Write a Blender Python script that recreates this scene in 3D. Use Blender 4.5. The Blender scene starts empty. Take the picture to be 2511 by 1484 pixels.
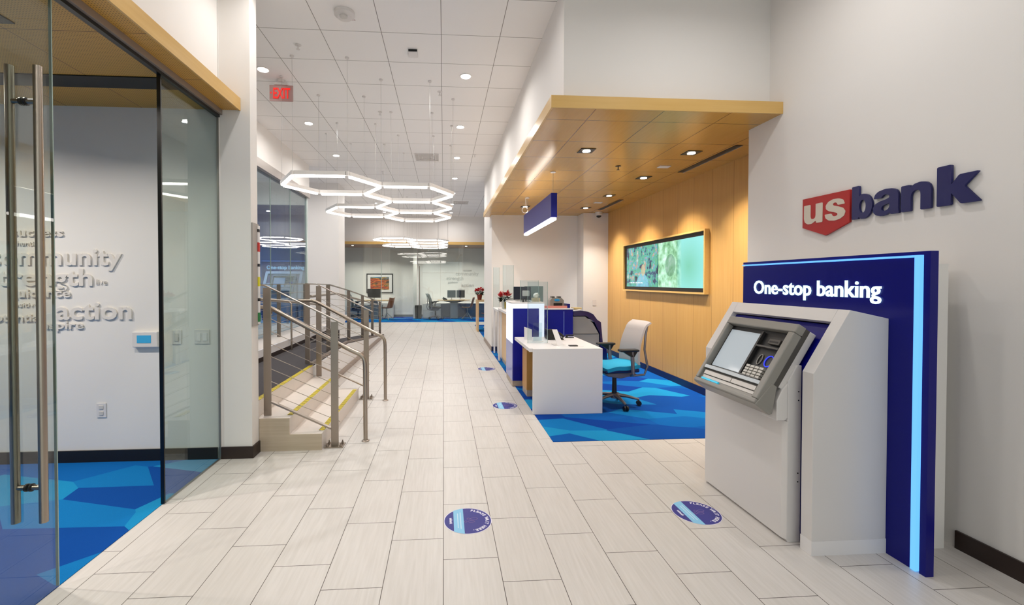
import bpy, bmesh, math, random
from mathutils import Matrix, Vector
random.seed(7)
PI = math.pi
sc = bpy.context.scene
C = sc.collection

# ------------------------------------------------------------ camera
FPX, CX, CY = 1085.97, 1161.61, 707.50
R = ((0.99771, -0.06759, 0.00053), (-0.00050, -0.01521, -0.99988), (0.06759, 0.99760, -0.01521))
cam_d = bpy.data.cameras.new('camera'); cam = bpy.data.objects.new('camera', cam_d); C.objects.link(cam)
rx, dn, fw = Vector(R[0]), Vector(R[1]), Vector(R[2])
fw.normalize(); rx = (rx - fw * rx.dot(fw)).normalized(); up = rx.cross(fw) * 1.0
cam.matrix_world = Matrix(((rx.x, up.x, -fw.x, 0), (rx.y, up.y, -fw.y, 0), (rx.z, up.z, -fw.z, 1.5), (0, 0, 0, 1)))
cam_d.sensor_fit = 'HORIZONTAL'; cam_d.sensor_width = 36.0; cam_d.lens = FPX / 2511 * 36.0
cam_d.shift_x = (1255.5 - CX) / 2511; cam_d.shift_y = (CY - 742.0) / 2511
cam_d.clip_start = 0.05; cam_d.clip_end = 100
sc.camera = cam
# ------------------------------------------------------------ world, view
sc.view_settings.view_transform = 'Standard'; sc.view_settings.look = 'None'
sc.view_settings.gamma = 1.0; sc.view_settings.exposure = 0.15; sc.view_settings.use_curve_mapping = False
w = bpy.data.worlds.new('world'); sc.world = w; w.use_nodes = True
w.node_tree.nodes['Background'].inputs[0].default_value = (0.93, 0.96, 1.0, 1)
w.node_tree.nodes['Background'].inputs[1].default_value = 1.6
cy = sc.cycles
cy.use_denoising = True
try: cy.denoiser = 'OPENIMAGEDENOISE'
except Exception: pass
cy.max_bounces = 8; cy.diffuse_bounces = 4; cy.glossy_bounces = 3; cy.transmission_bounces = 6
cy.transparent_max_bounces = 14; cy.sample_clamp_indirect = 6.0
cy.caustics_reflective = False; cy.caustics_refractive = False; cy.use_adaptive_sampling = True
cy.adaptive_threshold = 0.05
DL_W = 13.0      # watts of each ceiling downlight
CL_W = 10.5      # watts of each canopy downlight
HEX_E = 9.0      # emission of the pendant tubes

# ------------------------------------------------------------ materials
def lin(h):
    h = h.lstrip('#'); v = [int(h[i:i + 2], 16) / 255 for i in (0, 2, 4)]
    return tuple(c / 12.92 if c <= 0.04045 else ((c + 0.055) / 1.055) ** 2.4 for c in v) + (1,)
class NT:
    def __init__(s, name):
        s.m = bpy.data.materials.new(name); s.m.use_nodes = True; s.t = s.m.node_tree
        s.b = s.t.nodes['Principled BSDF']; s.out = s.t.nodes['Material Output']
    def n(s, typ, **kw):
        x = s.t.nodes.new(typ)
        for k, v in kw.items(): setattr(x, k, v)
        return x
    def l(s, a, b): s.t.links.new(a, b)
    def math(s, op, a, b=None, c=None):
        x = s.n('ShaderNodeMath', operation=op)
        for i, v in enumerate((a, b, c)):
            if v is None: continue
            if hasattr(v, 'is_linked') or hasattr(v, 'links'): s.l(v, x.inputs[i])
            else: x.inputs[i].default_value = v
        return x.outputs[0]
    def mix(s, f, a, b, blend='MIX'):
        x = s.n('ShaderNodeMix', data_type='RGBA', blend_type=blend)
        for i, v in ((0, f), (6, a), (7, b)):
            if hasattr(v, 'links'): s.l(v, x.inputs[i])
            else: x.inputs[i].default_value = v
        return x.outputs[2]
    def pos(s):
        g = s.n('ShaderNodeNewGeometry'); x = s.n('ShaderNodeSeparateXYZ'); s.l(g.outputs['Position'], x.inputs[0])
        return g.outputs['Position'], x.outputs[0], x.outputs[1], x.outputs[2]
MATS = {}
def mat(name, col, rough=0.5, metal=0.0, emit=None, es=0.0, spec=0.5, bump=0.0, bscale=60, coat=0.0, vary=0.0):
    if name in MATS: return MATS[name]
    m = NT(name); b = m.b; c = lin(col) if isinstance(col, str) else col
    b.inputs['Base Color'].default_value = c; b.inputs['Roughness'].default_value = rough
    b.inputs['Metallic'].default_value = metal; b.inputs['Specular IOR Level'].default_value = spec
    b.inputs['Coat Weight'].default_value = coat
    if emit:
        b.inputs['Emission Color'].default_value = lin(emit); b.inputs['Emission Strength'].default_value = es
    if bump or vary:
        tc = m.n('ShaderNodeTexCoord'); nz = m.n('ShaderNodeTexNoise'); nz.inputs['Scale'].default_value = bscale
        m.l(tc.outputs['Object'], nz.inputs['Vector'])
        if bump:
            bp = m.n('ShaderNodeBump'); bp.inputs['Strength'].default_value = bump; bp.inputs['Distance'].default_value = 0.002
            m.l(nz.outputs[0], bp.inputs['Height']); m.l(bp.outputs[0], b.inputs['Normal'])
        if vary:
            d = tuple(x * (1 - vary) for x in c[:3]) + (1,)
            m.l(m.mix(nz.outputs[0], d, tuple(min(1, x * (1 + vary)) for x in c[:3]) + (1,)), b.inputs['Base Color'])
    MATS[name] = m.m; return m.m
def glass(name, tint, refl=1.0):
    if name in MATS: return MATS[name]
    m = NT(name); m.t.nodes.remove(m.b)
    tr = m.n('ShaderNodeBsdfTransparent'); tr.inputs[0].default_value = lin(tint)
    gl = m.n('ShaderNodeBsdfGlossy'); gl.inputs['Roughness'].default_value = 0.0
    lw = m.n('ShaderNodeLayerWeight'); lw.inputs[0].default_value = 0.5
    f = m.math('MULTIPLY', m.math('ADD', m.math('MULTIPLY', m.math('POWER', lw.outputs['Facing'], 5.0), 0.9), 0.035), refl)
    f = m.math('MINIMUM', f, 1.0)
    mx = m.n('ShaderNodeMixShader'); m.l(f, mx.inputs[0]); m.l(tr.outputs[0], mx.inputs[1]); m.l(gl.outputs[0], mx.inputs[2])
    m.l(mx.outputs[0], m.out.inputs[0]); MATS[name] = m.m; return m.m
def emis(name, col, s):
    if name in MATS: return MATS[name]
    return mat(name, '#000000', 0.5, emit=col, es=s)

def tile_mat():
    m = NT('wood_grain_porcelain_tile'); P, x, y, z = m.pos()
    W, L = 0.2978, 0.5914
    cx = m.math('DIVIDE', m.math('ADD', x, 0.0027), W); ci = m.math('FLOOR', cx); fx = m.math('SUBTRACT', cx, ci)
    yy = m.math('ADD', m.math('SUBTRACT', y, 2.3723), m.math('MULTIPLY', ci, L / 3))
    cyy = m.math('DIVIDE', yy, L); ri = m.math('FLOOR', cyy); fy = m.math('SUBTRACT', cyy, ri)
    gx = m.math('MULTIPLY', m.math('MINIMUM', fx, m.math('SUBTRACT', 1.0, fx)), W)
    gy = m.math('MULTIPLY', m.math('MINIMUM', fy, m.math('SUBTRACT', 1.0, fy)), L)
    g = m.math('LESS_THAN', m.math('MINIMUM', gx, gy), 0.0018)
    cb = m.n('ShaderNodeCombineXYZ'); m.l(ci, cb.inputs[0]); m.l(ri, cb.inputs[1])
    wn = m.n('ShaderNodeTexWhiteNoise', noise_dimensions='2D'); m.l(cb.outputs[0], wn.inputs[0])
    v3 = m.n('ShaderNodeCombineXYZ'); m.l(m.math('MULTIPLY', x, 70.0), v3.inputs[0]); m.l(m.math('MULTIPLY', y, 4.0), v3.inputs[1]); m.l(m.math('MULTIPLY', wn.outputs[0], 30.0), v3.inputs[2])
    nz = m.n('ShaderNodeTexNoise'); nz.inputs['Scale'].default_value = 1.0; nz.inputs['Detail'].default_value = 4; m.l(v3.outputs[0], nz.inputs['Vector'])
    n2 = m.n('ShaderNodeTexNoise'); n2.inputs['Scale'].default_value = 2.5; m.l(P, n2.inputs['Vector'])
    c = m.mix(nz.outputs[0], lin('#bfb9b3'), lin('#dcd7d4'))
    c = m.mix(m.math('MULTIPLY', wn.outputs[0], 0.25), c, lin('#cbc5bf'))
    c = m.mix(m.math('MULTIPLY', n2.outputs[0], 0.2), c, lin('#d6d4cc'))
    c = m.mix(g, c, lin('#5a534d'))
    m.l(c, m.b.inputs['Base Color']); m.b.inputs['Roughness'].default_value = 0.34
    m.l(m.mix(g, (0.36, 0.36, 0.36, 1), (0.8, 0.8, 0.8, 1)), m.b.inputs['Roughness'])
    bp = m.n('ShaderNodeBump'); bp.inputs['Strength'].default_value = 0.15; bp.inputs['Distance'].default_value = 0.001
    m.l(nz.outputs[0], bp.inputs['Height']); m.l(bp.outputs[0], m.b.inputs['Normal'])
    return m.m
def carpet_mat():
    m = NT('blue_shard_carpet'); P, x, y, z = m.pos()
    sx = m.math('ADD', m.math('MULTIPLY', x, 1.7), m.math('MULTIPLY', y, 0.5))
    v = m.n('ShaderNodeCombineXYZ'); m.l(sx, v.inputs[0]); m.l(m.math('ADD', m.math('MULTIPLY', y, 3.0), m.math('MULTIPLY', x, 0.5)), v.inputs[1])
    vo = m.n('ShaderNodeTexVoronoi', voronoi_dimensions='2D', distance='EUCLIDEAN'); vo.inputs['Scale'].default_value = 1.0
    m.l(v.outputs[0], vo.inputs['Vector'])
    s = m.n('ShaderNodeSeparateColor'); m.l(vo.outputs['Color'], s.inputs[0])
    cr = m.n('ShaderNodeValToRGB'); cr.color_ramp.interpolation = 'CONSTANT'; e = cr.color_ramp.elements
    cols = ['#083c94', '#0a58a8', '#1078bc', '#0a4a9c', '#1c90c6', '#0a64b0']
    e[0].position = 0; e[0].color = lin(cols[0]); e[1].position = 0.16; e[1].color = lin(cols[1])
    for i in range(2, 6):
        q = e.new(i * 0.165); q.color = lin(cols[i])
    m.l(s.outputs[0], cr.inputs[0])
    nz = m.n('ShaderNodeTexNoise'); nz.inputs['Scale'].default_value = 220; m.l(P, nz.inputs['Vector'])
    c = m.mix(m.math('MULTIPLY', nz.outputs[0], 0.35), cr.outputs[0], lin('#053070'))
    m.l(c, m.b.inputs['Base Color']); m.b.inputs['Roughness'].default_value = 0.95; m.b.inputs['Specular IOR Level'].default_value = 0.1
    bp = m.n('ShaderNodeBump'); bp.inputs['Strength'].default_value = 0.5; bp.inputs['Distance'].default_value = 0.003
    m.l(nz.outputs[0], bp.inputs['Height']); m.l(bp.outputs[0], m.b.inputs['Normal'])
    return m.m
def grid_mat(name, x0, y0, W, L, base, line, lw, rough=0.8, perf=False, grain=None, partial=False):
    m = NT(name); P, x, y, z = m.pos()
    cx = m.math('DIVIDE', m.math('SUBTRACT', x, x0), W); fx = m.math('SUBTRACT', cx, m.math('FLOOR', cx))
    cyy = m.math('DIVIDE', m.math('SUBTRACT', y, y0), L); fy = m.math('SUBTRACT', cyy, m.math('FLOOR', cyy))
    gx = m.math('MULTIPLY', m.math('MINIMUM', fx, m.math('SUBTRACT', 1.0, fx)), W)
    gy = m.math('MULTIPLY', m.math('MINIMUM', fy, m.math('SUBTRACT', 1.0, fy)), L)
    g = m.math('LESS_THAN', m.math('MINIMUM', gx, gy), lw)
    c = lin(base)
    if grain:
        v = m.n('ShaderNodeCombineXYZ'); m.l(m.math('MULTIPLY', x, 45.0), v.inputs[0]); m.l(m.math('MULTIPLY', y, 3.0), v.inputs[1])
        nz = m.n('ShaderNodeTexNoise'); nz.inputs['Scale'].default_value = 1; m.l(v.outputs[0], nz.inputs['Vector'])
        c = m.mix(nz.outputs[0], lin(grain), lin(base))
    if perf:
        px = m.math('SUBTRACT', m.math('FRACT', m.math('MULTIPLY', x, 62.5)), 0.5); py = m.math('SUBTRACT', m.math('FRACT', m.math('MULTIPLY', y, 62.5)), 0.5)
        d = m.math('ADD', m.math('MULTIPLY', px, px), m.math('MULTIPLY', py, py))
        h = m.math('LESS_THAN', d, 0.05)
        c = m.mix(m.math('MULTIPLY', h, 0.75), c, lin('#5a3a10'))
    c = m.mix(g, c, lin(line))
    m.l(c, m.b.inputs['Base Color']); m.b.inputs['Roughness'].default_value = rough
    return m.m
def wood_mat(name, a, b, axis='z', planks=None, rough=0.4):
    if name in MATS: return MATS[name]
    m = NT(name); P, x, y, z = m.pos()
    v = m.n('ShaderNodeCombineXYZ'); k = {'x': (2.0, 40.0, 40.0), 'y': (40.0, 2.0, 40.0), 'z': (40.0, 40.0, 1.6)}[axis]
    for i, (q, s) in enumerate(zip((x, y, z), k)): m.l(m.math('MULTIPLY', q, s), v.inputs[i])
    nz = m.n('ShaderNodeTexNoise'); nz.inputs['Scale'].default_value = 1; nz.inputs['Detail'].default_value = 5; m.l(v.outputs[0], nz.inputs['Vector'])
    c = m.mix(nz.outputs[0], lin(a), lin(b))
    if planks:
        q = m.math('DIVIDE', y, planks); f = m.math('FRACT', q)
        wn = m.n('ShaderNodeTexWhiteNoise', noise_dimensions='1D'); m.l(m.math('FLOOR', q), wn.inputs['W'])
        c = m.mix(m.math('MULTIPLY', wn.outputs[0], 0.22), c, lin(a))
        c = m.mix(m.math('LESS_THAN', f, 0.012), c, lin('#8a5f28'))
    m.l(c, m.b.inputs['Base Color']); m.b.inputs['Roughness'].default_value = rough
    MATS[name] = m.m; return m.m

TILE = tile_mat(); CARPET = carpet_mat()
CEIL = grid_mat('white_ceiling_tile', -0.0251, 4.6196, 0.61, 0.61, '#f6f4f3', '#8a8581', 0.0032, 0.9)
CANOPY = grid_mat('oak_ceiling_panel', 1.265, 3.885, 0.588, 0.588, '#c99a4c', '#6b3a12', 0.0035, 0.22, grain='#bd8c3e')
PERF = grid_mat('perforated_oak_panel', -1.90, 3.30, 0.588, 0.588, '#cf9c45', '#6b3f10', 0.003, 0.4, perf=True)
WALL = mat('white_wall_paint', '#ebe7e3', 0.75, bump=0.05, bscale=300)
WALLC = mat('cool_white_wall_paint', '#e4e1de', 0.75, bump=0.05, bscale=300)
OAKW = wood_mat('oak_wall_panelling', '#c08f4a', '#d3a765', 'z', planks=0.42, rough=0.42)
OAK = wood_mat('oak_fascia', '#cfa35a', '#dcb670', 'x', rough=0.35)
OAKY = wood_mat('oak_fascia_lengthwise', '#cfa35a', '#dcb670', 'y', rough=0.3)
OAKD = wood_mat('oak_cabinet', '#b9823a', '#cb9a52', 'z', rough=0.4)
OAKL = wood_mat('light_oak', '#d6ae78', '#e2c092', 'z', rough=0.4)
DARKB = mat('dark_brown_baseboard', '#2b1c17', 0.45)
NAVYB = mat('navy_baseboard', '#0c1c4a', 0.5)
TAUPE = mat('taupe_baseboard', '#9a8b80', 0.5)
BLUE = mat('royal_blue_laminate', '#030672', 0.3, spec=0.3)
BLUEL = mat('blue_laminate', '#081490', 0.35, spec=0.35)
WHITE = mat('white_solid_surface', '#e9e6e6', 0.35)
WHITEP = mat('white_powder_coat', '#dcd8d6', 0.4)
STEEL = mat('brushed_stainless_steel', '#a79c90', 0.28, 1.0, bump=0.1, bscale=200)
STEELD = mat('satin_post_steel', '#a3978c', 0.36, 1.0)
ALU = mat('satin_aluminium', '#b9b6b2', 0.35, 1.0)
BLACK = mat('black_plastic', '#0c0c0e', 0.4)
DARK = mat('charcoal_plastic', '#2b2a2a', 0.45)
GREYP = mat('warm_grey_plastic', '#8d8a84', 0.4)
GREYD = mat('dark_grey_plastic', '#4d4a46', 0.4)
GREYL = mat('light_grey_plastic', '#c9c6c2', 0.4)
CGREY = mat('charcoal_loop_carpet', '#4d4a4c', 0.95, bump=0.5, bscale=250, vary=0.45, spec=0.1)
CLEAR = glass('clear_glass', '#f1f7f4', 1.3)
GREENG = glass('pale_green_glass', '#ecf4f0', 1.8)
ACRYL = glass('clear_acrylic', '#f4f9fa', 1.3)
BLUEG = glass('blue_tinted_glass', '#d2e2f8', 1.2)
EDGE = mat('green_glass_edge', '#9fb4ac', 0.2)
DARKE = mat('black_glass_gasket', '#080a0a', 0.3)
TUBE = emis('white_light_tube', '#fff6ee', HEX_E)
LAMP = emis('white_lamp_lens', '#fff7ec', 14.0)
LEDC = emis('cyan_led_strip', '#66b2ff', 1.25)
SIGNT = emis('white_lit_letters', '#d8ffff', 1.35)
PANELT = emis('white_light_panel', '#f3f6ff', 1.0)

# ------------------------------------------------------------ mesh helpers
class MB:
    def __init__(s): s.bm = bmesh.new()
    def box(s, x0, x1, y0, y1, z0, z1):
        v = [s.bm.verts.new((x, y, z)) for z in (z0, z1) for y in (y0, y1) for x in (x0, x1)]
        for f in ((0, 2, 3, 1), (4, 5, 7, 6), (0, 1, 5, 4), (2, 6, 7, 3), (0, 4, 6, 2), (1, 3, 7, 5)):
            s.bm.faces.new([v[i] for i in f])
        return s
    def hexa(s, p):   # 8 points: bottom loop 4, top loop 4
        v = [s.bm.verts.new(q) for q in p]
        for f in ((3, 2, 1, 0), (4, 5, 6, 7), (0, 1, 5, 4), (1, 2, 6, 5), (2, 3, 7, 6), (3, 0, 4, 7)):
            s.bm.faces.new([v[i] for i in f])
        return s
    def prism(s, poly, axis, a, b):
        def P(u, v, t):
            return {'y': (u, t, v), 'x': (t, u, v), 'z': (u, v, t)}[axis]
        n = len(poly); A = [s.bm.verts.new(P(u, v, a)) for u, v in poly]; B = [s.bm.verts.new(P(u, v, b)) for u, v in poly]
        s.bm.faces.new(A[::-1]); s.bm.faces.new(B)
        for i in range(n): s.bm.faces.new((A[i], A[(i + 1) % n], B[(i + 1) % n], B[i]))
        return s
    def tube(s, pts, r, n=12, cap=True, rr=None):
        pts = [Vector(p) for p in pts]; rings = []; prev = None
        for i, p in enumerate(pts):
            d = (pts[min(i + 1, len(pts) - 1)] - pts[max(i - 1, 0)]).normalized()
            if prev is None:
                u = d.orthogonal().normalized()
            else:
                u = (prev - d * prev.dot(d)).normalized()
            prev = u; v = d.cross(u); q = rr[i] if rr else r
            rings.append([s.bm.verts.new(p + (u * math.cos(2 * PI * k / n) + v * math.sin(2 * PI * k / n)) * q) for k in range(n)])
        for a, b in zip(rings, rings[1:]):
            for k in range(n): s.bm.faces.new((a[k], a[(k + 1) % n], b[(k + 1) % n], b[k]))
        if cap: s.bm.faces.new(rings[0][::-1]); s.bm.faces.new(rings[-1])
        return s
    def cyl(s, c, r, h, n=24, axis='z', r2=None):
        d = {'z': (0, 0, 1), 'x': (1, 0, 0), 'y': (0, 1, 0)}[axis]; c = Vector(c); r2 = r if r2 is None else r2
        return s.tube([c, c + Vector(d) * h], r, n, rr=[r, r2])
    def lathe(s, prof, c=(0, 0, 0), n=24):
        c = Vector(c); R_ = []
        for r, z in prof: R_.append([s.bm.verts.new(c + Vector((r * math.cos(2 * PI * k / n), r * math.sin(2 * PI * k / n), z))) for k in range(n)])
        for a, b in zip(R_, R_[1:]):
            for k in range(n): s.bm.faces.new((a[k], a[(k + 1) % n], b[(k + 1) % n], b[k]))
        s.bm.faces.new(R_[0][::-1]); s.bm.faces.new(R_[-1])
        return s
    def sphere(s, c, r, sc_=(1, 1, 1), n=14):
        m = Matrix.Translation(c) @ Matrix.Diagonal((r * sc_[0], r * sc_[1], r * sc_[2], 1))
        bmesh.ops.create_uvsphere(s.bm, u_segments=n, v_segments=max(6, n // 2), radius=1, matrix=m); return s
    def grid(s, fn, nu, nv, thick=None):
        V = [[s.bm.verts.new(fn(i / nu, j / nv)) for j in range(nv + 1)] for i in range(nu + 1)]
        F = [s.bm.faces.new((V[i][j], V[i + 1][j], V[i + 1][j + 1], V[i][j + 1])) for i in range(nu) for j in range(nv)]
        if thick: 
            bmesh.ops.recalc_face_normals(s.bm, faces=F); bmesh.ops.solidify(s.bm, geom=F, thickness=thick)
        return s
    def mesh(s, me, M):
        t = bmesh.new(); t.from_mesh(me); t.transform(M); tmp = bpy.data.meshes.new('tmp'); t.to_mesh(tmp); t.free()
        s.bm.from_mesh(tmp); bpy.data.meshes.remove(tmp); return s
    def build(s, name, m, parent=None, bevel=0.0, smooth=False, recalc=True, local=False):
        if recalc: bmesh.ops.recalc_face_normals(s.bm, faces=s.bm.faces)
        off = Vector((0, 0, 0)); p = parent
        if not local:
            while p is not None: off += p.location; p = p.parent
            s.bm.transform(Matrix.Translation(-off))
        o = None
        loc = Vector((0, 0, 0))
        if parent is None and not local:   # origin at the mesh's base centre
            vs = [v.co for v in s.bm.verts]
            loc = Vector(((min(v.x for v in vs) + max(v.x for v in vs)) / 2, (min(v.y for v in vs) + max(v.y for v in vs)) / 2, min(v.z for v in vs)))
            s.bm.transform(Matrix.Translation(-loc))
        me = bpy.data.meshes.new(name); s.bm.to_mesh(me); s.bm.free(); me.materials.append(m)
        if smooth:
            me.polygons.foreach_set('use_smooth', [True] * len(me.polygons))
            try: me.set_sharp_from_angle(angle=math.radians(40))
            except Exception: pass
        o = bpy.data.objects.new(name, me); C.objects.link(o); o.location = loc
        if parent is not None: o.parent = parent
        if bevel:
            b = o.modifiers.new('bevel', 'BEVEL'); b.width = bevel; b.segments = 2; b.limit_method = 'ANGLE'
        return o
def thing(name, label, cat, loc=(0, 0, 0), rotz=0, group=None):
    o = bpy.data.objects.new(name, None); C.objects.link(o); o.location = loc; o.rotation_euler = (0, 0, rotz)
    o.empty_display_size = 0.1; o['label'] = label; o['category'] = cat
    if group: o['group'] = group
    return o
def tag(o, label, cat, group=None):
    o['label'] = label; o['category'] = cat
    if group: o['group'] = group
    return o
def part_label(o, label): o['label'] = label; return o
def struct(name, mb, m, parent=None, **k):
    o = mb.build(name, m, parent, **k); o['kind'] = 'structure'; return o
def dup(root, loc, rotz, label, group=None, name=None):
    def cp(o, par):
        c = o.copy(); C.objects.link(c)
        if par is not None: c.parent = par
        for ch in list(o.children): cp(ch, c)
        return c
    r = cp(root, None); r.location = loc; r.rotation_euler = (0, 0, rotz); r['label'] = label
    if group: r['group'] = group
    return r
def box(name, m, parent, *b, bevel=0.0, local=False): return MB().box(*b).build(name, m, parent, bevel=bevel, local=local)
_tc = {}
def text_data(s, size=1.0, ext=0.0, offset=0.0, align='LEFT', sx=1.0):
    cu = bpy.data.curves.new('text', 'FONT'); cu.body = s; cu.size = size; cu.extrude = ext; cu.offset = offset
    cu.align_x = align; cu.resolution_u = 3
    o = bpy.data.objects.new('text', cu); C.objects.link(o)
    dg = bpy.context.evaluated_depsgraph_get(); dg.update()
    me = bpy.data.meshes.new_from_object(o.evaluated_get(dg)); bpy.data.objects.remove(o); bpy.data.curves.remove(cu)
    return me
def frame(a, b, o, sx=1.0):   # local x -> a, local y -> b, local z -> a x b
    a, b = Vector(a), Vector(b); c = a.cross(b)
    return Matrix(((a.x * sx, b.x, c.x, o[0]), (a.y * sx, b.y, c.y, o[1]), (a.z * sx, b.z, c.z, o[2]), (0, 0, 0, 1)))
def shape_data(loops, ext):
    cu = bpy.data.curves.new('shape', 'CURVE'); cu.dimensions = '2D'; cu.fill_mode = 'BOTH'; cu.extrude = ext
    for lp in loops:
        sp = cu.splines.new('POLY'); sp.points.add(len(lp) - 1); sp.use_cyclic_u = True
        for i, (x, y) in enumerate(lp): sp.points[i].co = (x, y, 0, 1)
    o = bpy.data.objects.new('shape', cu); C.objects.link(o)
    dg = bpy.context.evaluated_depsgraph_get(); dg.update()
    me = bpy.data.meshes.new_from_object(o.evaluated_get(dg)); bpy.data.objects.remove(o); bpy.data.curves.remove(cu)
    return me
def smooth_loop(p, it=2):
    for _ in range(it):
        q = []
        for i in range(len(p)):
            a, b = p[i], p[(i + 1) % len(p)]
            d = math.hypot(b[0] - a[0], b[1] - a[1]); t = min(0.25, 0.02 / max(d, 1e-6))
            q += [(a[0] + (b[0] - a[0]) * t, a[1] + (b[1] - a[1]) * t), (b[0] - (b[0] - a[0]) * t, b[1] - (b[1] - a[1]) * t)]
        p = q
    return p
def catmull(p, n=4):
    out = []; N = len(p)
    for i in range(N):
        p0, p1, p2, p3 = p[i - 1], p[i], p[(i + 1) % N], p[(i + 2) % N]
        for k in range(n):
            t = k / n; out.append(tuple(0.5 * (2 * p1[j] + (p2[j] - p0[j]) * t + (2 * p0[j] - 5 * p1[j] + 4 * p2[j] - p3[j]) * t * t + (3 * p1[j] - p0[j] - 3 * p2[j] + p3[j]) * t ** 3) for j in (0, 1)))
    return out
def lamp(parent, loc, watts, size=0.1, spread=150, rot=(0, 0, 0), col=(1.0, 0.975, 0.95)):
    l = bpy.data.lights.new('lamp', 'AREA'); l.shape = 'DISK'; l.size = size; l.energy = watts; l.color = col
    l.spread = math.radians(spread)
    o = bpy.data.objects.new('lamp', l); C.objects.link(o); o.location = loc; o.rotation_euler = rot
    if parent is not None: o.parent = parent
    return o

# ============================================================ SETTING
struct('floor', MB().box(-6, 5.2, -4.2, 19.2, -0.12, 0.0), TILE)
struct('floor', MB().box(1.02, 3.43, 4.06, 9.5, 0.0005, 0.004), CARPET)
struct('floor', MB().box(1.07, 5.0, 11.24, 15.3, 0.0005, 0.004), CARPET)
struct('floor', MB().box(-5, 5, 16.5, 19.0, 0.0005, 0.004), CARPET)
struct('floor', MB().box(-6, -1.89, -4, 3.86, 0.0005, 0.004), CARPET)
struct('ceiling', MB().box(-6.2, 3.6, -4.2, 17.35, 4.05, 4.15), CEIL)
# right-hand wall with its thick end, bulkhead over the canopy
struct('wall_right', MB().box(2.887, 3.62, -4.2, 4.035, 0, 4.05), WALL)
struct('wall_right', MB().box(1.03, 3.62, 3.77, 9.5, 3.033, 4.05), WALL)
struct('wall_right', MB().box(3.43, 3.62, 4.035, 9.5, 0, 3.033), OAKW)
struct('wall_back', MB().box(1.03, 3.62, 9.5, 11.24, 0, 4.05), WALL)
struct('wall_back', MB().box(2.905, 3.43, 9.06, 9.5, 0, 2.933), WALLC)
struct('wall_right', MB().box(5.0, 5.1, 11.24, 19, 0, 4.05), WALL)
struct('wall_back', MB().box(3.62, 5.0, 11.14, 11.24, 0, 4.05), WALL)
struct('ceiling', MB().box(3.6, 5.1, 11.24, 17.35, 4.05, 4.15), CEIL)
struct('baseboard_right', MB().box(2.874, 2.887, -4.2, 2.287, 0, 0.10), DARKB)
struct('baseboard_right', MB().box(3.418, 3.43, 4.035, 9.06, 0.004, 0.10), NAVYB)
struct('baseboard_back', MB().box(1.02, 1.03, 9.5, 11.24, 0.0, 0.10), TAUPE)
struct('baseboard_back', MB().box(1.03, 2.905, 9.488, 9.5, 0.004, 0.10), NAVYB)
# box pilaster behind the machine
struct('trim_1', MB().box(2.487, 2.81, 2.287, 3.46, 0, 1.60), WALL)
# far office
struct('wall_far', MB().box(-5.1, 5.1, 17.35, 17.45, 3.03, 4.05), WALL)
struct('wall_far', MB().box(-5.1, 5.1, 19.0, 19.1, 0, 2.95), WALLC)
struct('ceiling', MB().box(-5.1, 5.1, 17.3, 19.1, 2.937, 3.03), mat('brown_panel_soffit', '#b08e78', 0.6))
struct('trim_2', MB().box(-5.1, 5.1, 17.17, 17.3, 2.934, 3.034), OAK)
struct('baseboard_far', MB().box(-5, 5, 18.985, 19.0, 0.004, 0.10), mat('grey_baseboard', '#6d6f70', 0.5))
struct('trim_3', MB().box(-1.24, -1.10, 18.2, 18.34, 0.004, 2.937), WALL)
struct('wall_left', MB().box(-5.2, -5.1, 14.61, 19.1, 0, 4.05), WALL)
# left office: header wall, back wall, column, ceiling
struct('wall_left', MB().box(-2.01, -1.885, -4.2, 3.88, 3.037, 4.05), WALL)
struct('wall_left', MB().box(-6, -1.876, 3.86, 4.0, 0, 4.05), WALLC)
struct('wall_left', MB().box(-6.1, -6, -4.2, 4.0, 0, 4.05), WALLC)
struct('wall_left', MB().box(-1.876, -1.625, 3.865, 4.0, 0, 4.05), WALL)
struct('ceiling', MB().box(-6, -1.92, -4.2, 3.86, 2.937, 3.03), PERF)
struct('baseboard_left', MB().box(-6, -1.905, 3.847, 3.86, 0.004, 0.10), mat('black_brown_baseboard', '#14100f', 0.45))
struct('baseboard_left', MB().box(-1.876, -1.612, 3.852, 3.865, 0, 0.10), DARKB)
struct('baseboard_left', MB().box(-1.625, -1.612, 3.865, 3.998, 0, 0.10), DARKB)
# entrance side behind the viewer: unseen wall, wide glazed openings added to let fill daylight in
struct('wall_front', MB().box(-6.1, -1.9, -4.3, -4.2, 0, 4.05), WALL)
struct('wall_front', MB().box(-1.9, 2.9, -4.3, -4.2, 3.3, 4.05), WALL)
wd = struct('fill_window_1', MB().box(-1.9, 2.9, -4.27, -4.255, 0.0, 3.3), CLEAR)
fr = MB()
for x in (-1.9, -0.3, 1.3, 2.85): fr.box(x, x + 0.05, -4.3, -4.2, 0, 3.3)
for z in (0.0, 2.25, 3.25): fr.box(-1.9, 2.9, -4.3, -4.2, z, z + 0.05)
fr.build('window_frame', ALU, wd)
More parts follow.
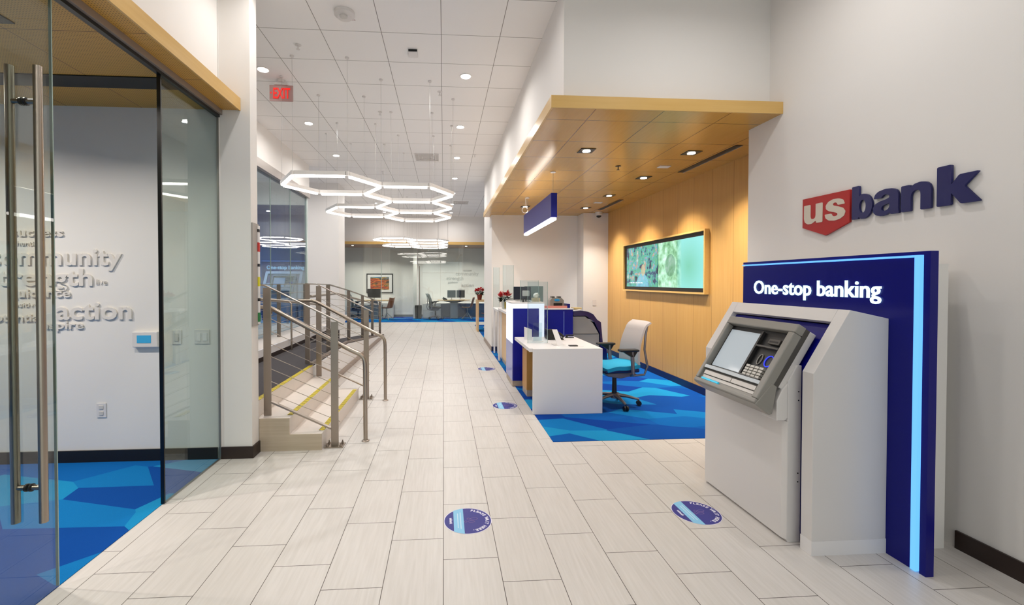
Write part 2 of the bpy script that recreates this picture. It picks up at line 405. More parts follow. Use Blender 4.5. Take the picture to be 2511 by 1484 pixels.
# storefront on the left behind the landing, with lobby beyond
struct('wall_left', MB().box(-3.06, -2.95, 4.0, 10.0, 3.47, 4.05), WALL)
struct('trim_4', MB().box(-3.08, -2.93, 4.0, 10.0, 3.33, 3.47), mat('grey_metal_channel', '#a59c95', 0.4, 0.6))
w2 = struct('window_2', MB().box(-3.012, -3.0, 4.0, 9.93, 0.435, 3.33), glass('clear_storefront_glass', '#e6f0f2', 1.6))
MB().box(-3.03, -2.985, 9.93, 10.0, 0.435, 3.33).build('window_frame', mat('pale_green_mullion', '#cfdcd8', 0.3), w2)
mm = MB()
for y in (7.93, 8.93): mm.box(-3.013, -2.999, y, y + 0.008, 0.435, 3.33)
mm.build('glass_joint', EDGE, w2)
struct('wall_left', MB().box(-8, -3.56, 11.75, 11.85, 3.48, 4.05), WALL)
struct('wall_left', MB().box(-3.56, -2.715, 11.70, 12.4, 0, 4.05), WALL)
struct('ceiling', MB().box(-8, -6.2, 4.0, 14.6, 4.05, 4.15), CEIL)
struct('floor', MB().box(-8, -3.0, 4.0, 14.5, 0.30, 0.435), TILE)
w3 = struct('window_3', MB().box(-7.5, -3.565, 11.78, 11.79, 0.435, 3.48), BLUEG)
struct('wall_left', MB().box(-8, -3.56, 14.5, 14.6, 0, 4.05), mat('blue_grey_lobby_paint', '#2f5da4', 0.5))
struct('wall_left', MB().box(-8.1, -8, 4.0, 14.6, 0, 4.05), mat('blue_grey_lobby_paint', '#2f5da4', 0.5))
struct('wall_left', MB().box(-3.56, -3.50, 12.4, 14.6, 0, 4.05), WALL)

# ============================================================ OAK CANOPIES
t = thing('ceiling_canopy', 'oak panelled drop canopy over the teller desks with recessed lights', 'canopy', (2.1, 3.6, 2.93))
MB().box(0.90, 3.43, 3.625, 9.5, 2.937, 3.033).build('ceiling_panel', CANOPY, t)
MB().box(0.883, 2.887, 3.61, 3.625, 2.934, 3.035).build('front_fascia', OAK, t)
MB().box(0.883, 0.90, 3.625, 9.84, 2.934, 3.035).build('side_fascia', OAKY, t)
MB().box(0.90, 1.03, 9.5, 9.84, 2.937, 3.033).build('end_panel', CANOPY, t)
t = thing('ceiling_beam', 'perforated oak beam running above the glass wall on the left', 'beam', (-1.8, 0, 2.93))
MB().box(-1.885, -1.715, -4.1, 3.86, 2.937, 3.035).build('underside_panel', PERF, t)
MB().box(-1.715, -1.70, -4.1, 3.862, 2.933, 3.037).build('fascia', OAKY, t)

# canopy fittings
def square_light(x, y, z, label, wall=False, group='square downlights in the oak canopy', pw=1.0, sp=130):
    t = thing('recessed_light', label, 'ceiling light', (x, y, z), 0, group)
    a = 0.082
    MB().box(x - a, x + a, y - a, y + a, z - 0.006, z - 0.001).build('trim_plate', BLACK, t)
    MB().cyl((x, y, z - 0.011), 0.042, 0.005, 20).build('lens', LAMP, t)
    if wall:
        lamp(t, (0.02, 0, -0.03), CL_W * 1.2, 0.12, 84, (0, -0.24, 0), (1, 0.92, 0.80))
    lamp(t, (0, 0, -0.03), CL_W * pw * (0.35 if wall else 1.0), 0.07, sp, (0, 0, 0), (1, 0.93, 0.84))
ORD = ['nearest', 'second nearest', 'third nearest', 'farthest']
for i, y in enumerate((4.775, 5.955, 7.23, 8.45)):
    square_light(2.75, y, 2.937, 'square recessed black downlight beside the oak wall, %s of four in its row' % ORD[i], True)
square_light(1.56, 4.777, 2.937, 'square recessed black downlight near the front left corner of the oak canopy')
square_light(1.555, 8.40, 2.937, 'square recessed black downlight at the canopy back, above the hanging blue light')
for i, (x, y) in enumerate(((2.74, 5.37), (2.79, 7.87))):
    tag(MB().box(x - 0.07, x + 0.07, y - 0.05, y + 0.05, 2.928, 2.936).build('cover_plate', WHITEP, None, bevel=0.002),
        'small white cover plate on the oak canopy, ' + ('nearer' if i == 0 else 'farther') + ' of the two', 'cover plate', 'white plates on the oak canopy')
for i, (y0, y1) in enumerate(((4.48, 5.63), (7.57, 8.67))):
    t = thing('slot_diffuser', 'long black slot air diffuser by the oak wall, ' + ('nearer' if i == 0 else 'farther') + ' one', 'air vent', (3.1, y0, 2.93), 0, 'slot diffusers in the canopy')
    MB().box(3.06, 3.13, y0, y1, 2.932, 2.9365).build('slot', BLACK, t)
    MB().box(3.13, 3.142, y0, y1, 2.928, 2.9365).build('edge_trim', ALU, t)
def sprinkler(x, y, z, label, group, m=None):
    m = m or WHITEP
    t = thing('sprinkler', label, 'sprinkler', (x, y, z), 0, group)
    MB().lathe([(0.034, -0.004), (0.034, 0)], (x, y, z - 0.0005), 16).build('cover_plate', m, t)
    MB().cyl((x, y, z - 0.045), 0.006, 0.041, 8).build('nozzle', m, t)
    MB().cyl((x, y, z - 0.05), 0.02, 0.004, 12).build('deflector', m, t)
sprinkler(2.163, 5.39, 2.937, 'black sprinkler head in the middle of the oak canopy', 'sprinklers in the canopy', BLACK)
sprinkler(2.0, 8.55, 2.937, 'black sprinkler head just behind the hanging blue light', 'sprinklers in the canopy', BLACK)
t = thing('security_camera', 'white dome security camera at the top of the white pillar', 'security camera', (3.2, 8.98, 2.80))
MB().lathe([(0.075, 2.937), (0.075, 2.88), (0.06, 2.865)], (3.2, 8.98, 0), 20).build('housing', WHITEP, t, smooth=True)
MB().sphere((3.2, 8.98, 2.868), 0.052, (1, 1, 0.9), 16).build('lens_dome', BLACK, t, smooth=True)

# ============================================================ CEILING FITTINGS
def downlight(x, y, label, pw=1.0, sp=165):
    z = 4.05
    t = thing('downlight', label, 'ceiling light', (x, y, z), 0, 'round downlights in the white ceiling')
    MB().lathe([(0.075, z - 0.006), (0.075, z - 0.001)], (x, y, 0), 24).build('ring', WHITEP, t)
    MB().lathe([(0.058, z - 0.010), (0.058, z - 0.0065)], (x, y, 0), 24).build('lens', LAMP, t)
    lamp(t, (0, 0, -0.03), DL_W * pw, 0.12, sp)
on = ['first', 'second', 'third', 'fourth', 'fifth', 'sixth', 'seventh', 'eighth', 'ninth']
for i, y in enumerate((5.525, 7.33, 9.15, 10.97, 12.79, 14.6, 16.4)):
    downlight(0.274, y, 'round downlight in the right ceiling row, %s from the front in view' % on[i])
for i, y in enumerate((5.52, 7.33, 9.15, 10.97, 12.79, 14.6, 16.4)):
    downlight(-2.165, y, 'round downlight in the left ceiling row, %s from the front in view' % on[i], 1.0, 95 if i == 0 else 165)
for i, y in enumerate((3.7, 1.88, 0.05, -1.77, -3.6)):
    downlight(0.274, y, 'round downlight over the entrance aisle, %s from the stairs going back' % on[i], 0.35)
    if y < 3.8: downlight(-1.25, y, 'round downlight beside the glass office wall, %s from the stairs going back' % on[i], 0.65)
    if i: downlight(2.0, y + 0.7, 'round downlight in front of the right wall, %s from the canopy going back' % on[i - 1], 0.85 if i == 1 else 0.22)
t = thing('fire_strobe', 'round white fire alarm strobe on the near white ceiling', 'fire alarm', (-0.935, 4.303, 4.05))
MB().lathe([(0.02, -0.06), (0.065, -0.056), (0.085, -0.035), (0.095, -0.03), (0.095, -0.001)], (-0.935, 4.303, 4.05), 28).build('body', WHITEP, t, smooth=True)
MB().lathe([(0.02, -0.075), (0.036, -0.07), (0.036, -0.058)], (-0.935, 4.26, 4.05), 18).build('strobe_lens', GREYL, t)
MB().mesh(text_data('FIRE', 0.03), frame((1, 0, 0), (0, -1, 0), (-0.90, 4.38, 4.0185))).build('lettering', mat('red_lettering', '#8c1a16', 0.5), t)
t = thing('ceiling_sensor', 'small square white sensor box on the near white ceiling', 'sensor', (-0.34, 4.97, 4.05))
MB().box(-0.39, -0.285, 4.93, 5.06, 4.02, 4.049).build('body', WHITEP, t, bevel=0.006)
MB().box(-0.385, -0.29, 4.925, 4.9295, 4.025, 4.047).build('front_slot', BLACK, t)
for i, (x, y) in enumerate(((-0.34, 9.14), (0.55, 14.3))):
    t = thing('air_vent', 'square ceiling air vent ' + ('between the two hexagon lights' if i == 0 else 'at the far end of the ceiling'), 'air vent', (x, y, 4.05), 0, 'square vents in the white ceiling')
    m = MB(); a = 0.24
    for q in (a, a - 0.07, a - 0.14):
        m.box(x - q, x + q, y - q, y - q + 0.012, 4.032, 4.049).box(x - q, x + q, y + q - 0.012, y + q, 4.032, 4.049)
        m.box(x - q, x - q + 0.012, y - q + 0.013, y + q - 0.013, 4.032, 4.049).box(x + q - 0.012, x + q, y - q + 0.013, y + q - 0.013, 4.032, 4.049)
    m.build('louvre', WHITEP, t)
    MB().box(x - a, x + a, y - a, y + a, 4.0492, 4.0498).build('duct_opening', mat('grey_duct', '#d0ccc8', 0.7), t)
for i, (x, y) in enumerate(((-1.563, 4.925), (-0.951, 6.763), (-0.05, 6.0), (0.62, 8.9), (-1.4, 10.4), (-0.3, 11.6))):
    sprinkler(x, y, 4.05, 'small white sprinkler head in the white ceiling, %s from the front' % on[i], 'sprinklers in the white ceiling')
# exit sign
t = thing('exit_sign', 'red lit EXIT sign hanging from the ceiling above the stairs', 'exit sign', (-2.05, 5.8, 3.78))
MB().box(-2.195, -1.905, 5.79, 5.81, 3.785, 3.985).build('sign_panel', mat('clear_grey_acrylic', '#a08e8c', 0.4, emit='#ff5040', es=0.06), t, bevel=0.004)
MB().box(-2.13, -1.97, 5.775, 5.825, 3.986, 4.015).build('housing', WHITEP, t)
MB().cyl((-2.05, 5.8, 4.016), 0.05, 0.033, 14).build('mount', WHITEP, t)
MB().mesh(text_data('EXIT', 0.185, 0.002, 0.003, 'CENTER'), frame((1, 0, 0), (0, 0, 1), (-2.045, 5.784, 3.818), 0.56)).build('lettering', emis('red_lit_letters', '#ff1408', 0.9), t)
MB().mesh(shape_data([[(0, 0), (0.02, 0.014), (0.02, -0.014)]], 0.001), frame((1, 0, 0), (0, 0, 1), (-2.188, 5.787, 3.885))).build('arrow', MATS['red_lit_letters'], t)

# ============================================================ HEXAGON PENDANTS
def hex_pendant(y_off, label):
    z = 2.70; s = 0.612
    t = thing('hexagon_pendant_light', label, 'pendant light', (-0.95, 7.0 + y_off, z), 0, 'honeycomb pendant lights')
    cs = [(-1.40, 5.69), (-0.481, 6.22), (-0.481, 7.28), (-1.40, 7.81), (-0.481, 8.34)]
    edges = {}; verts = {}
    for cx_, cy_ in cs:
        P = [(cx_ + s * math.cos(k * PI / 3), cy_ + y_off + s * math.sin(k * PI / 3)) for k in range(6)]
        for k in range(6):
            a, b = P[k], P[(k + 1) % 6]; mid = ((a[0] + b[0]) / 2, (a[1] + b[1]) / 2)
            if not any(math.dist(a, q) < 0.1 for q in verts): verts[a] = a
            if not any(math.dist(mid, q) < 0.1 for q in edges): edges[mid] = (a, b)
    for a, b in edges.values():
        A, B = Vector((a[0], a[1], 0)), Vector((b[0], b[1], 0)); d = (B - A).normalized(); n = Vector((-d.y, d.x, 0))
        A2, B2 = A + d * 0.022, B - d * 0.022
        def bar(w_, z0, z1, P0, P1):
            q = [P0 - n * w_, P1 - n * w_, P1 + n * w_, P0 + n * w_]
            return MB().hexa([(v.x, v.y, z0) for v in q] + [(v.x, v.y, z1) for v in q])
        bar(0.019, z + 0.012, z + 0.056, A2, B2).build('housing_bar', mat('white_light_housing', '#e8e4e0', 0.5), t)
        bar(0.017, z - 0.012, z + 0.0115, A2 + d * 0.012, B2 - d * 0.012).build('light_tube', TUBE, t)
    for v in verts.values():
        MB().cyl((v[0], v[1], z + 0.01), 0.022, 0.046, 10).build('joint', MATS['white_light_housing'], t)
        MB().cyl((v[0], v[1], z + 0.056), 0.0016, 4.05 - z - 0.07, 5).build('suspension_cable', ALU, t)
        MB().cyl((v[0], v[1], 4.035), 0.022, 0.0145, 12).build('ceiling_cap', WHITEP, t)
hex_pendant(0.0, 'nearer honeycomb cluster of white hexagon tube lights hanging past the stairs')
hex_pendant(7.19, 'farther and smaller looking honeycomb cluster of hexagon tube lights before the far office')

# blue hanging linear light over the teller desk
t = thing('linear_pendant_light', 'royal blue hanging panel light with white lit underside above the desk', 'pendant light', (1.425, 6.65, 2.30))
MB().box(1.385, 1.465, 5.66, 7.63, 2.335, 2.65).build('shade', BLUEL, t, bevel=0.004)
MB().box(1.39, 1.46, 5.665, 7.625, 2.30, 2.334).build('diffuser', emis('white_diffuser', '#fff8f0', 9.0), t, bevel=0.01)
MB().box(1.40, 1.45, 5.70, 7.59, 2.6505, 2.656).build('uplight_strip', emis('white_uplight', '#fff4e6', 10.0), t)
for y in (5.72, 7.5):
    MB().cyl((1.425, y, 2.65), 0.002, 0.275, 6).build('suspension_cable', ALU, t)
    MB().cyl((1.425, y, 2.925), 0.035, 0.011, 16).build('ceiling_cap', WHITEP, t)
pts = [(1.395, 7.5, 2.93), (1.40, 7.5, 2.82), (1.415, 7.48, 2.74)] + [(1.38 - 0.05 * math.sin(a), 7.48, 2.72 + 0.05 * math.cos(a)) for a in [k * PI / 6 for k in range(-2, 10)]] + [(1.42, 7.48, 2.655)]
MB().tube(pts, 0.006, 8).build('power_cord', WHITEP, t, smooth=True)

# ============================================================ LEFT GLASS OFFICE WALL
XG = -1.885
t = thing('glass_wall', 'fixed pane of the left office glass wall beside the white column', 'glass partition', (XG, 3.45, 0))
MB().box(XG - 0.006, XG + 0.006, 3.10, 3.862, 0.006, 2.878).build('glass_pane', GREENG, t)
MB().box(XG - 0.012, XG + 0.012, 3.088, 3.0995, 0.006, 2.872).build('edge_seal', DARKE, t)
MB().box(XG - 0.008, XG + 0.008, 3.852, 3.8645, 0.004, 2.878).build('side_channel', mat('grey_aluminium_channel', '#8d8b87', 0.4, 0.7), t)
MB().box(XG - 0.03, XG + 0.04, -4.1, 3.855, 2.893, 2.936).build('header_channel', mat('greige_metal_header', '#9f948c', 0.4, 0.5), t)
MB().box(XG - 0.012, XG + 0.02, -4.1, 3.855, 2.872, 2.893).build('header_gasket', DARKE, t)
MB().box(XG - 0.008, XG + 0.008, 3.11, 3.85, 0.001, 0.006).build('floor_channel', ALU, t)
t = thing('glass_door', 'frameless glass door with long steel bar handles at far left', 'door', (XG, 1.7, 0))
MB().box(XG - 0.006, XG + 0.006, 1.30, 2.275, 0.012, 2.86).build('glass_pane', glass('door_glass', '#eff3f0', 1.7), t)
MB().box(XG - 0.0065, XG + 0.0065, 2.2755, 2.280, 0.012, 2.86).build('polished_edge', EDGE, t)
for sx, x in ((1, XG + 0.060), (-1, XG - 0.060)):
    h = MB().tube([(x, 2.138, 0.40), (x, 2.138, 2.47)], 0.017, 20).build('bar_handle', STEEL, t, smooth=True)
    for z in (0.56, 2.31):
        MB().tube([(XG + sx * 0.014, 2.138, z), (x, 2.138, z)], 0.012, 14).build('standoff', STEEL, h, smooth=True)
        MB().tube([(XG + sx * 0.0065, 2.138, z), (XG + sx * 0.0135, 2.138, z)], 0.018, 14).build('washer', BLACK, h)
t = thing('glass_wall', 'fixed office glass pane left of the glass door', 'glass partition', (XG, -1.4, 0))
MB().box(XG - 0.006, XG + 0.006, -4.1, 1.285, 0.006, 2.871).build('glass_pane', GREENG, t)
# office fittings
def wall_plate(name, x, z, w_, h_, label, cat, dets, y=3.86, tn=0.007):
    t = thing(name, label, cat, (x, y, z))
    MB().box(x - w_ / 2, x + w_ / 2, y - tn, y - 0.0005, z - h_ / 2, z + h_ / 2).build('plate', WHITEP, t, bevel=0.0015)
    for nm, mt, dx, dz, a, b in dets:
        MB().box(x + dx - a / 2, x + dx + a / 2, y - tn - 0.004, y - tn - 0.0002, z + dz - b / 2, z + dz + b / 2).build(nm, mt, t, bevel=0.001)
    return t
wall_plate('wall_outlet', -2.831, 0.432, 0.075, 0.118, 'white electrical outlet low on the office back wall', 'outlet', [('socket', GREYL, 0, 0.025, 0.034, 0.03), ('socket', GREYL, 0, -0.025, 0.034, 0.03)])
wall_plate('light_switch', -2.228, 1.034, 0.075, 0.118, 'single white switch plate seen through the fixed glass pane', 'switch', [('rocker', GREYL, 0, 0, 0.034, 0.066)])
wall_plate('light_switch', -2.024, 1.036, 0.12, 0.118, 'double white switch plate nearest the column, behind glass', 'switch', [('rocker', WHITE, -0.025, 0, 0.034, 0.066), ('rocker', WHITE, 0.025, 0, 0.034, 0.066)])
t = thing('thermostat', 'white wall thermostat with blue screen on the office back wall', 'thermostat', (-2.466, 3.86, 0.95))
MB().box(-2.565, -2.365, 3.826, 3.8595, 0.955, 1.085).build('case', WHITEP, t, bevel=0.006)
MB().box(-2.525, -2.415, 3.8235, 3.8258, 0.992, 1.055).build('screen', mat('blue_lcd', '#3a9ac8', 0.3, emit='#3aa0d0', es=0.15), t)
# raised words
WORDS = mat('wall_colour_letters', '#dcd7d2', 0.7)
t = thing('word_art', 'raised wall-coloured words on the office back wall, community and action largest', 'lettering', (-3.3, 3.86, 1.1))
def word(s, xr, z, size, wid=None, ext=0.006, off=0.012):
    me = text_data(s, size, ext, off * size * 1.6, 'RIGHT'); v = [q.co.x for q in me.vertices]; wd_ = max(v) - min(v)
    sx = 1.0 if wid is None else wid / wd_
    MB().mesh(me, frame((1, 0, 0), (0, 0, 1), (xr - max(v) * sx, 3.86 - ext - 0.001, z), sx)).build('word', WORDS, t)
word('action', -2.58, 1.190, 0.205, 0.59); word('community', -2.655, 1.637, 0.195, 1.03)
word('strength', -2.885, 1.468, 0.195, 0.82); word('success', -3.108, 1.868, 0.098, 0.40)
word('guidance', -3.058, 1.372, 0.098, 0.47); word('inspire', -2.960, 1.112, 0.088, 0.36)
word('live', -2.775, 1.474, 0.065, 0.085, 0.004, 0); word('authentic', -3.31, 1.79, 0.055, 0.24, 0.004, 0)
word('positive', -3.31, 1.29, 0.055, 0.22, 0.004, 0); word('potential', -3.28, 1.175, 0.088, 0.42)
# office ceiling: light, slot
square_light(-2.46, 2.57, 2.937, 'square recessed downlight in the perforated ceiling of the glass office', False, 'office ceiling lights', 1.5, 145)
square_light(-3.9, 2.6, 2.937, 'added out-of-view downlight deep inside the glass office, washing its back wall', False, 'office ceiling lights', 3.6, 155)  # off-frame fixture added to light the upper office back wall
square_light(-3.9, 0.4, 2.937, 'added out-of-view downlight brightening the near part of the glass office', False, 'office ceiling lights', 3.5)  # extra off-frame lamp added to brighten the office
struct('trim_5', MB().box(-6, -1.93, 3.28, 3.47, 2.930, 2.9365), BLACK)

# ============================================================ STAIRS, LANDING, RAMP
TR = 0.145
st = thing('staircase', 'three-step tiled stair with yellow striped nosings beside the white column', 'stairs', (-1.4, 4.9, 0))
STT = wood_mat('tan_streaked_tile', '#a8977f', '#cbbda9', 'x', rough=0.4)
STR_ = mat('pale_riser_tile', '#ded4cb', 0.4, vary=0.05, bscale=8)
MB().prism([(-1.622, 0.0), (-1.085, 0.0), (-1.085, TR), (-1.365, TR), (-1.365, 2 * TR), (-1.622, 2 * TR)], 'y', 4.001, 4.012).build('side_cladding', STT, st)
MB().box(-1.65, -1.085, 4.013, 5.72, 0, TR).build('step', STR_, st, bevel=0.002)
MB().box(-1.65, -1.365, 4.013, 5.72, TR + 0.0003, 2 * TR).build('step', STR_, st, bevel=0.002)
NOS = NT('yellow_black_nosing'); P_, x_, y_, z_ = NOS.pos()
f_ = NOS.math('LESS_THAN', NOS.math('FRACT', NOS.math('MULTIPLY', NOS.math('ADD', y_, NOS.math('MULTIPLY', x_, 0.3)), 28.0)), 0.42)
NOS.l(NOS.mix(f_, lin('#e6cf1c'), lin('#4a3f10')), NOS.b.inputs['Base Color']); NOS.b.inputs['Roughness'].default_value = 0.6
MB().box(-1.135, -1.088, 4.10, 5.62, TR, TR + 0.004).build('nosing_strip', NOS.m, st)
MB().box(-1.415, -1.368, 4.10, 5.62, 2 * TR, 2 * TR + 0.004).build('nosing_strip', NOS.m, st)
MB().box(-1.70, -1.652, 4.02, 5.72, 3 * TR, 3 * TR + 0.004).build('nosing_strip', NOS.m, st)
MB().box(-1.704, -1.6505, 4.013, 5.72, 0, 3 * TR - 0.0002).build('top_riser', STR_, st)
rp = thing('ramp', 'charcoal carpeted landing and ramp sloping down behind the stairs', 'ramp', (-2.3, 8, 0))
MB().prism([(5.73, 0.0), (12.5, 0.0), (12.5, 0.006), (7.8, 3 * TR), (5.73, 3 * TR)], 'x', -2.305, -1.663).box(-2.305, -1.705, 4.02, 5.7298, 0.0, 3 * TR).box(-2.98, -2.306, 4.02, 9.98, 0.0, 3 * TR).build('carpet_deck', CGREY, rp)
MB().prism([(5.735, 0.0), (12.5, 0.0), (12.5, 0.004), (7.8, 3 * TR - 0.01), (5.735, 3 * TR - 0.01)], 'x', -1.662, -1.63).build('side_wall', WHITEP, rp)
MB().prism([(12.5, 0.006), (12.5, 0.035), (7.8, 3 * TR + 0.035), (5.735, 3 * TR + 0.035), (5.735, 3 * TR), (7.8, 3 * TR)], 'x', -1.70, -1.664).build('edge_kerb', mat('taupe_kerb', '#77695f', 0.5), rp)
MB().prism([(5.735, 0.0), (12.0, 0.0), (11.2, 0.095), (5.735, 0.095)], 'x', -1.629, -1.618).build('baseboard', TAUPE, rp)
kb = thing('kerb_platform', 'low white kerb with dark base bounding the raised floor left of the landing', 'kerb', (-2.7, 8, 0.43))
MB().box(-2.98, -2.43, 5.3, 9.9, 3 * TR + 0.002, 0.575).build('platform', STR_, kb)
MB().box(-2.43, -2.40, 5.3, 9.9, 0.50, 0.60).build('white_cap', WHITE, kb)
MB().box(-2.429, -2.405, 5.3, 9.9, 3 * TR + 0.002, 0.499).build('dark_base', DARKB, kb)

def bolt(m, x, y, z): m.cyl((x, y, z), 0.011, 0.016, 8); m.cyl((x, y, z + 0.016), 0.006, 0.016, 8)
def stair_rail(yp, yh, label, yside):
    t = thing('stair_railing', label, 'railing', (-1.3, yp, 0), 0, 'stainless stair railings with cables')
    tops = []
    for px_, z0, z1 in ((-1.587, 2 * TR, 1.445), (-0.992, 0.006, 1.135)):
        p = MB().box(px_ - 0.033, px_ + 0.033, yp - 0.006, yp + 0.006, z0 + 0.001, z1).build('post', STEELD, t, bevel=0.002)
        if px_ > -1.2:
            bp = MB().box(px_ - 0.085, px_ + 0.085, yp - 0.06, yp + 0.06, 0.001, 0.009).build('base_plate', STEEL, p)
            m = MB()
            for dx in (-0.06, 0.06):
                for dy in (-0.04, 0.04): bolt(m, px_ + dx, yp + dy, 0.009)
            m.build('anchor_bolt', STEELD, bp)
    sl = (1.12 - 1.455) / (-0.92 + 1.585)
    tr = [(-1.70, yp, 1.468), (-1.62, yp, 1.468), (-1.585, yp, 1.456), (-0.91, yp, 1.112)]
    mm_ = MB()
    for a, b in zip(tr, tr[1:]):
        mm_.hexa([(a[0], yp - 0.022, a[2] - 0.005), (b[0], yp - 0.022, b[2] - 0.005), (b[0], yp + 0.022, b[2] - 0.005), (a[0], yp + 0.022, a[2] - 0.005),
                  (a[0], yp - 0.022, a[2] + 0.006), (b[0], yp - 0.022, b[2] + 0.006), (b[0], yp + 0.022, b[2] + 0.006), (a[0], yp + 0.022, a[2] + 0.006)])
    mm_.build('top_rail', STEEL, t)
    MB().hexa([(-1.553, yp - 0.018, 0.405), (-1.026, yp - 0.018, 0.155), (-1.026, yp + 0.018, 0.155), (-1.553, yp + 0.018, 0.405),
               (-1.553, yp - 0.018, 0.421), (-1.026, yp - 0.018, 0.171), (-1.026, yp + 0.018, 0.171), (-1.553, yp + 0.018, 0.421)]).build('bottom_rail', STEEL, t)
    for k in range(8):
        f = (k + 0.6) / 8.2
        zl = 0.43 + (1.36 - 0.43) * f; zr = 0.18 + (1.06 - 0.18) * f
        MB().tube([(-1.62, yp, zl + 0.018), (-1.587, yp, zl), (-0.992, yp, zr), (-0.945, yp, zr - 0.022)], 0.003, 6).build('cable', STEEL, t)
    pts = [(-1.80, yh, 1.262), (-1.64, yh, 1.262), (-1.585, yh, 1.25), (-0.86, yh, 0.852)]
    for k in range(6):
        a = (k + 1) / 6 * PI / 2 * 0.7; pts.append((-0.845 + 0.105 * math.sin(a * 1.42), yh, 0.73 + 0.105 * math.cos(a * 1.42)))
    pts += [(-0.738, yh, 0.70), (-0.735, yh, 0.008)]
    h = MB().tube(pts, 0.020, 16).build('handrail', STEEL, t, smooth=True)
    MB().lathe([(0.036, 0.001), (0.036, 0.006), (0.026, 0.012)], (-0.735, yh, 0), 18).build('floor_flange', STEELD, h)
    for bx, bz in ((-1.587, 1.20), (-0.992, 0.872)):
        MB().tube([(bx, yp, bz), (bx, yh, bz), (bx, yh, bz + 0.03)], 0.006, 8).build('bracket', STEELD, h)
stair_rail(4.10, 4.21, 'nearer steel cable railing on the near side of the stairs', 1)
stair_rail(5.752, 5.635, 'farther steel cable railing on the far side of the stairs', -1)

def deck_z(y): return 3 * TR if y < 7.8 else 3 * TR * (12.5 - y) / 4.7
t = thing('ramp_railing', 'long steel cable railing following the ramp down behind the stairs', 'railing', (-1.75, 9, 0))
X = -1.75
ptop = [(5.80, 1.472), (6.89, 1.455), (8.34, 1.335), (12.58, 0.92)]
def top_at(y):
    for (a, za), (b, zb) in zip(ptop, ptop[1:]):
        if a <= y <= b: return za + (zb - za) * (y - a) / (b - a)
    return ptop[-1][1]
for y in (5.86, 6.89, 8.35, 9.75, 11.07, 12.37):
    MB().box(X - 0.04, X + 0.02, y - 0.007, y + 0.007, deck_z(y) + 0.001, top_at(y) - 0.005).build('post', STEELD, t)
m = MB()
for (a, za), (b, zb) in zip(ptop, ptop[1:]):
    m.hexa([(X - 0.022, a, za - 0.005), (X - 0.022, b, zb - 0.005), (X + 0.022, b, zb - 0.005), (X + 0.022, a, za - 0.005),
            (X - 0.022, a, za + 0.006), (X - 0.022, b, zb + 0.006), (X + 0.022, b, zb + 0.006), (X + 0.022, a, za + 0.006)])
m.build('top_rail', STEEL, t)
for k in range(8):
    f = (k + 1) / 9
    MB().tube([(X, y, deck_z(y) + 0.05 + (top_at(y) - deck_z(y) - 0.05) * f) for y in (5.86, 6.89, 7.8, 8.35, 9.75, 11.07, 12.37)], 0.003, 6).build('cable', STEEL, t)
hpts = [(X - 0.10, y, deck_z(y) + 0.86) for y in (6.3, 7.8, 12.3)]
MB().tube(hpts, 0.02, 12).build('handrail', STEEL, t, smooth=True)
t = thing('landing_railing', 'pipe railing with end posts along the white kerb left of the landing', 'railing', (-2.42, 7, 0.43))
MB().tube([(-2.42, 5.2, 1.29), (-2.42, 5.95, 1.275), (-2.42, 8.9, 1.05)], 0.022, 12).build('handrail', STEEL, t, smooth=True)
for y in (5.5, 7.06, 8.7):
    zt = 1.275 - (y - 5.95) * 0.0763
    MB().tube([(-2.365, y, 3 * TR + 0.001), (-2.365, y, zt - 0.03), (-2.42, y, zt)], 0.014, 10).build('post', STEEL, t, smooth=True)
t = thing('landing_railing', 'steel cable railing with flat posts standing far across the raised platform', 'railing', (-2.75, 8, 0.57))
for y in (6.2, 7.6, 9.0): MB().box(-2.78, -2.72, y - 0.007, y + 0.007, 0.576, 1.45).build('post', STEELD, t)
MB().box(-2.772, -2.728, 6.1, 9.1, 1.45, 1.461).build('top_rail', STEEL, t)
for k in range(6): MB().tube([(-2.75, 6.2, 0.70 + k * 0.12), (-2.75, 9.0, 0.70 + k * 0.12)], 0.003, 6).build('cable', STEEL, t)
# height strip on the column
t = thing('height_strip', 'narrow white height marker strip with red, yellow and green marks by the stairs', 'height marker', (-1.62, 3.93, 1.12))
MB().box(-1.6245, -1.612, 3.87, 3.99, 1.12, 2.0).build('backing_plate', mat('grey_backing', '#a8a19b', 0.5), t)
MB().box(-1.6115, -1.603, 3.965, 3.995, 1.13, 1.985).build('marker_strip', WHITE, t)
for nm, c, z0, z1 in (('red_mark', '#c42018', 1.76, 1.84), ('yellow_mark', '#d8d018', 1.46, 1.54), ('green_mark', '#1c7a3a', 1.15, 1.23), ('black_mark', '#101018', 1.93, 1.955), ('black_mark', '#101018', 1.63, 1.655), ('black_mark', '#101018', 1.33, 1.355)):
    MB().box(-1.6112, -1.602, 3.964, 3.996, z0, z1).build(nm, mat('marker_' + nm, c, 0.5), t)

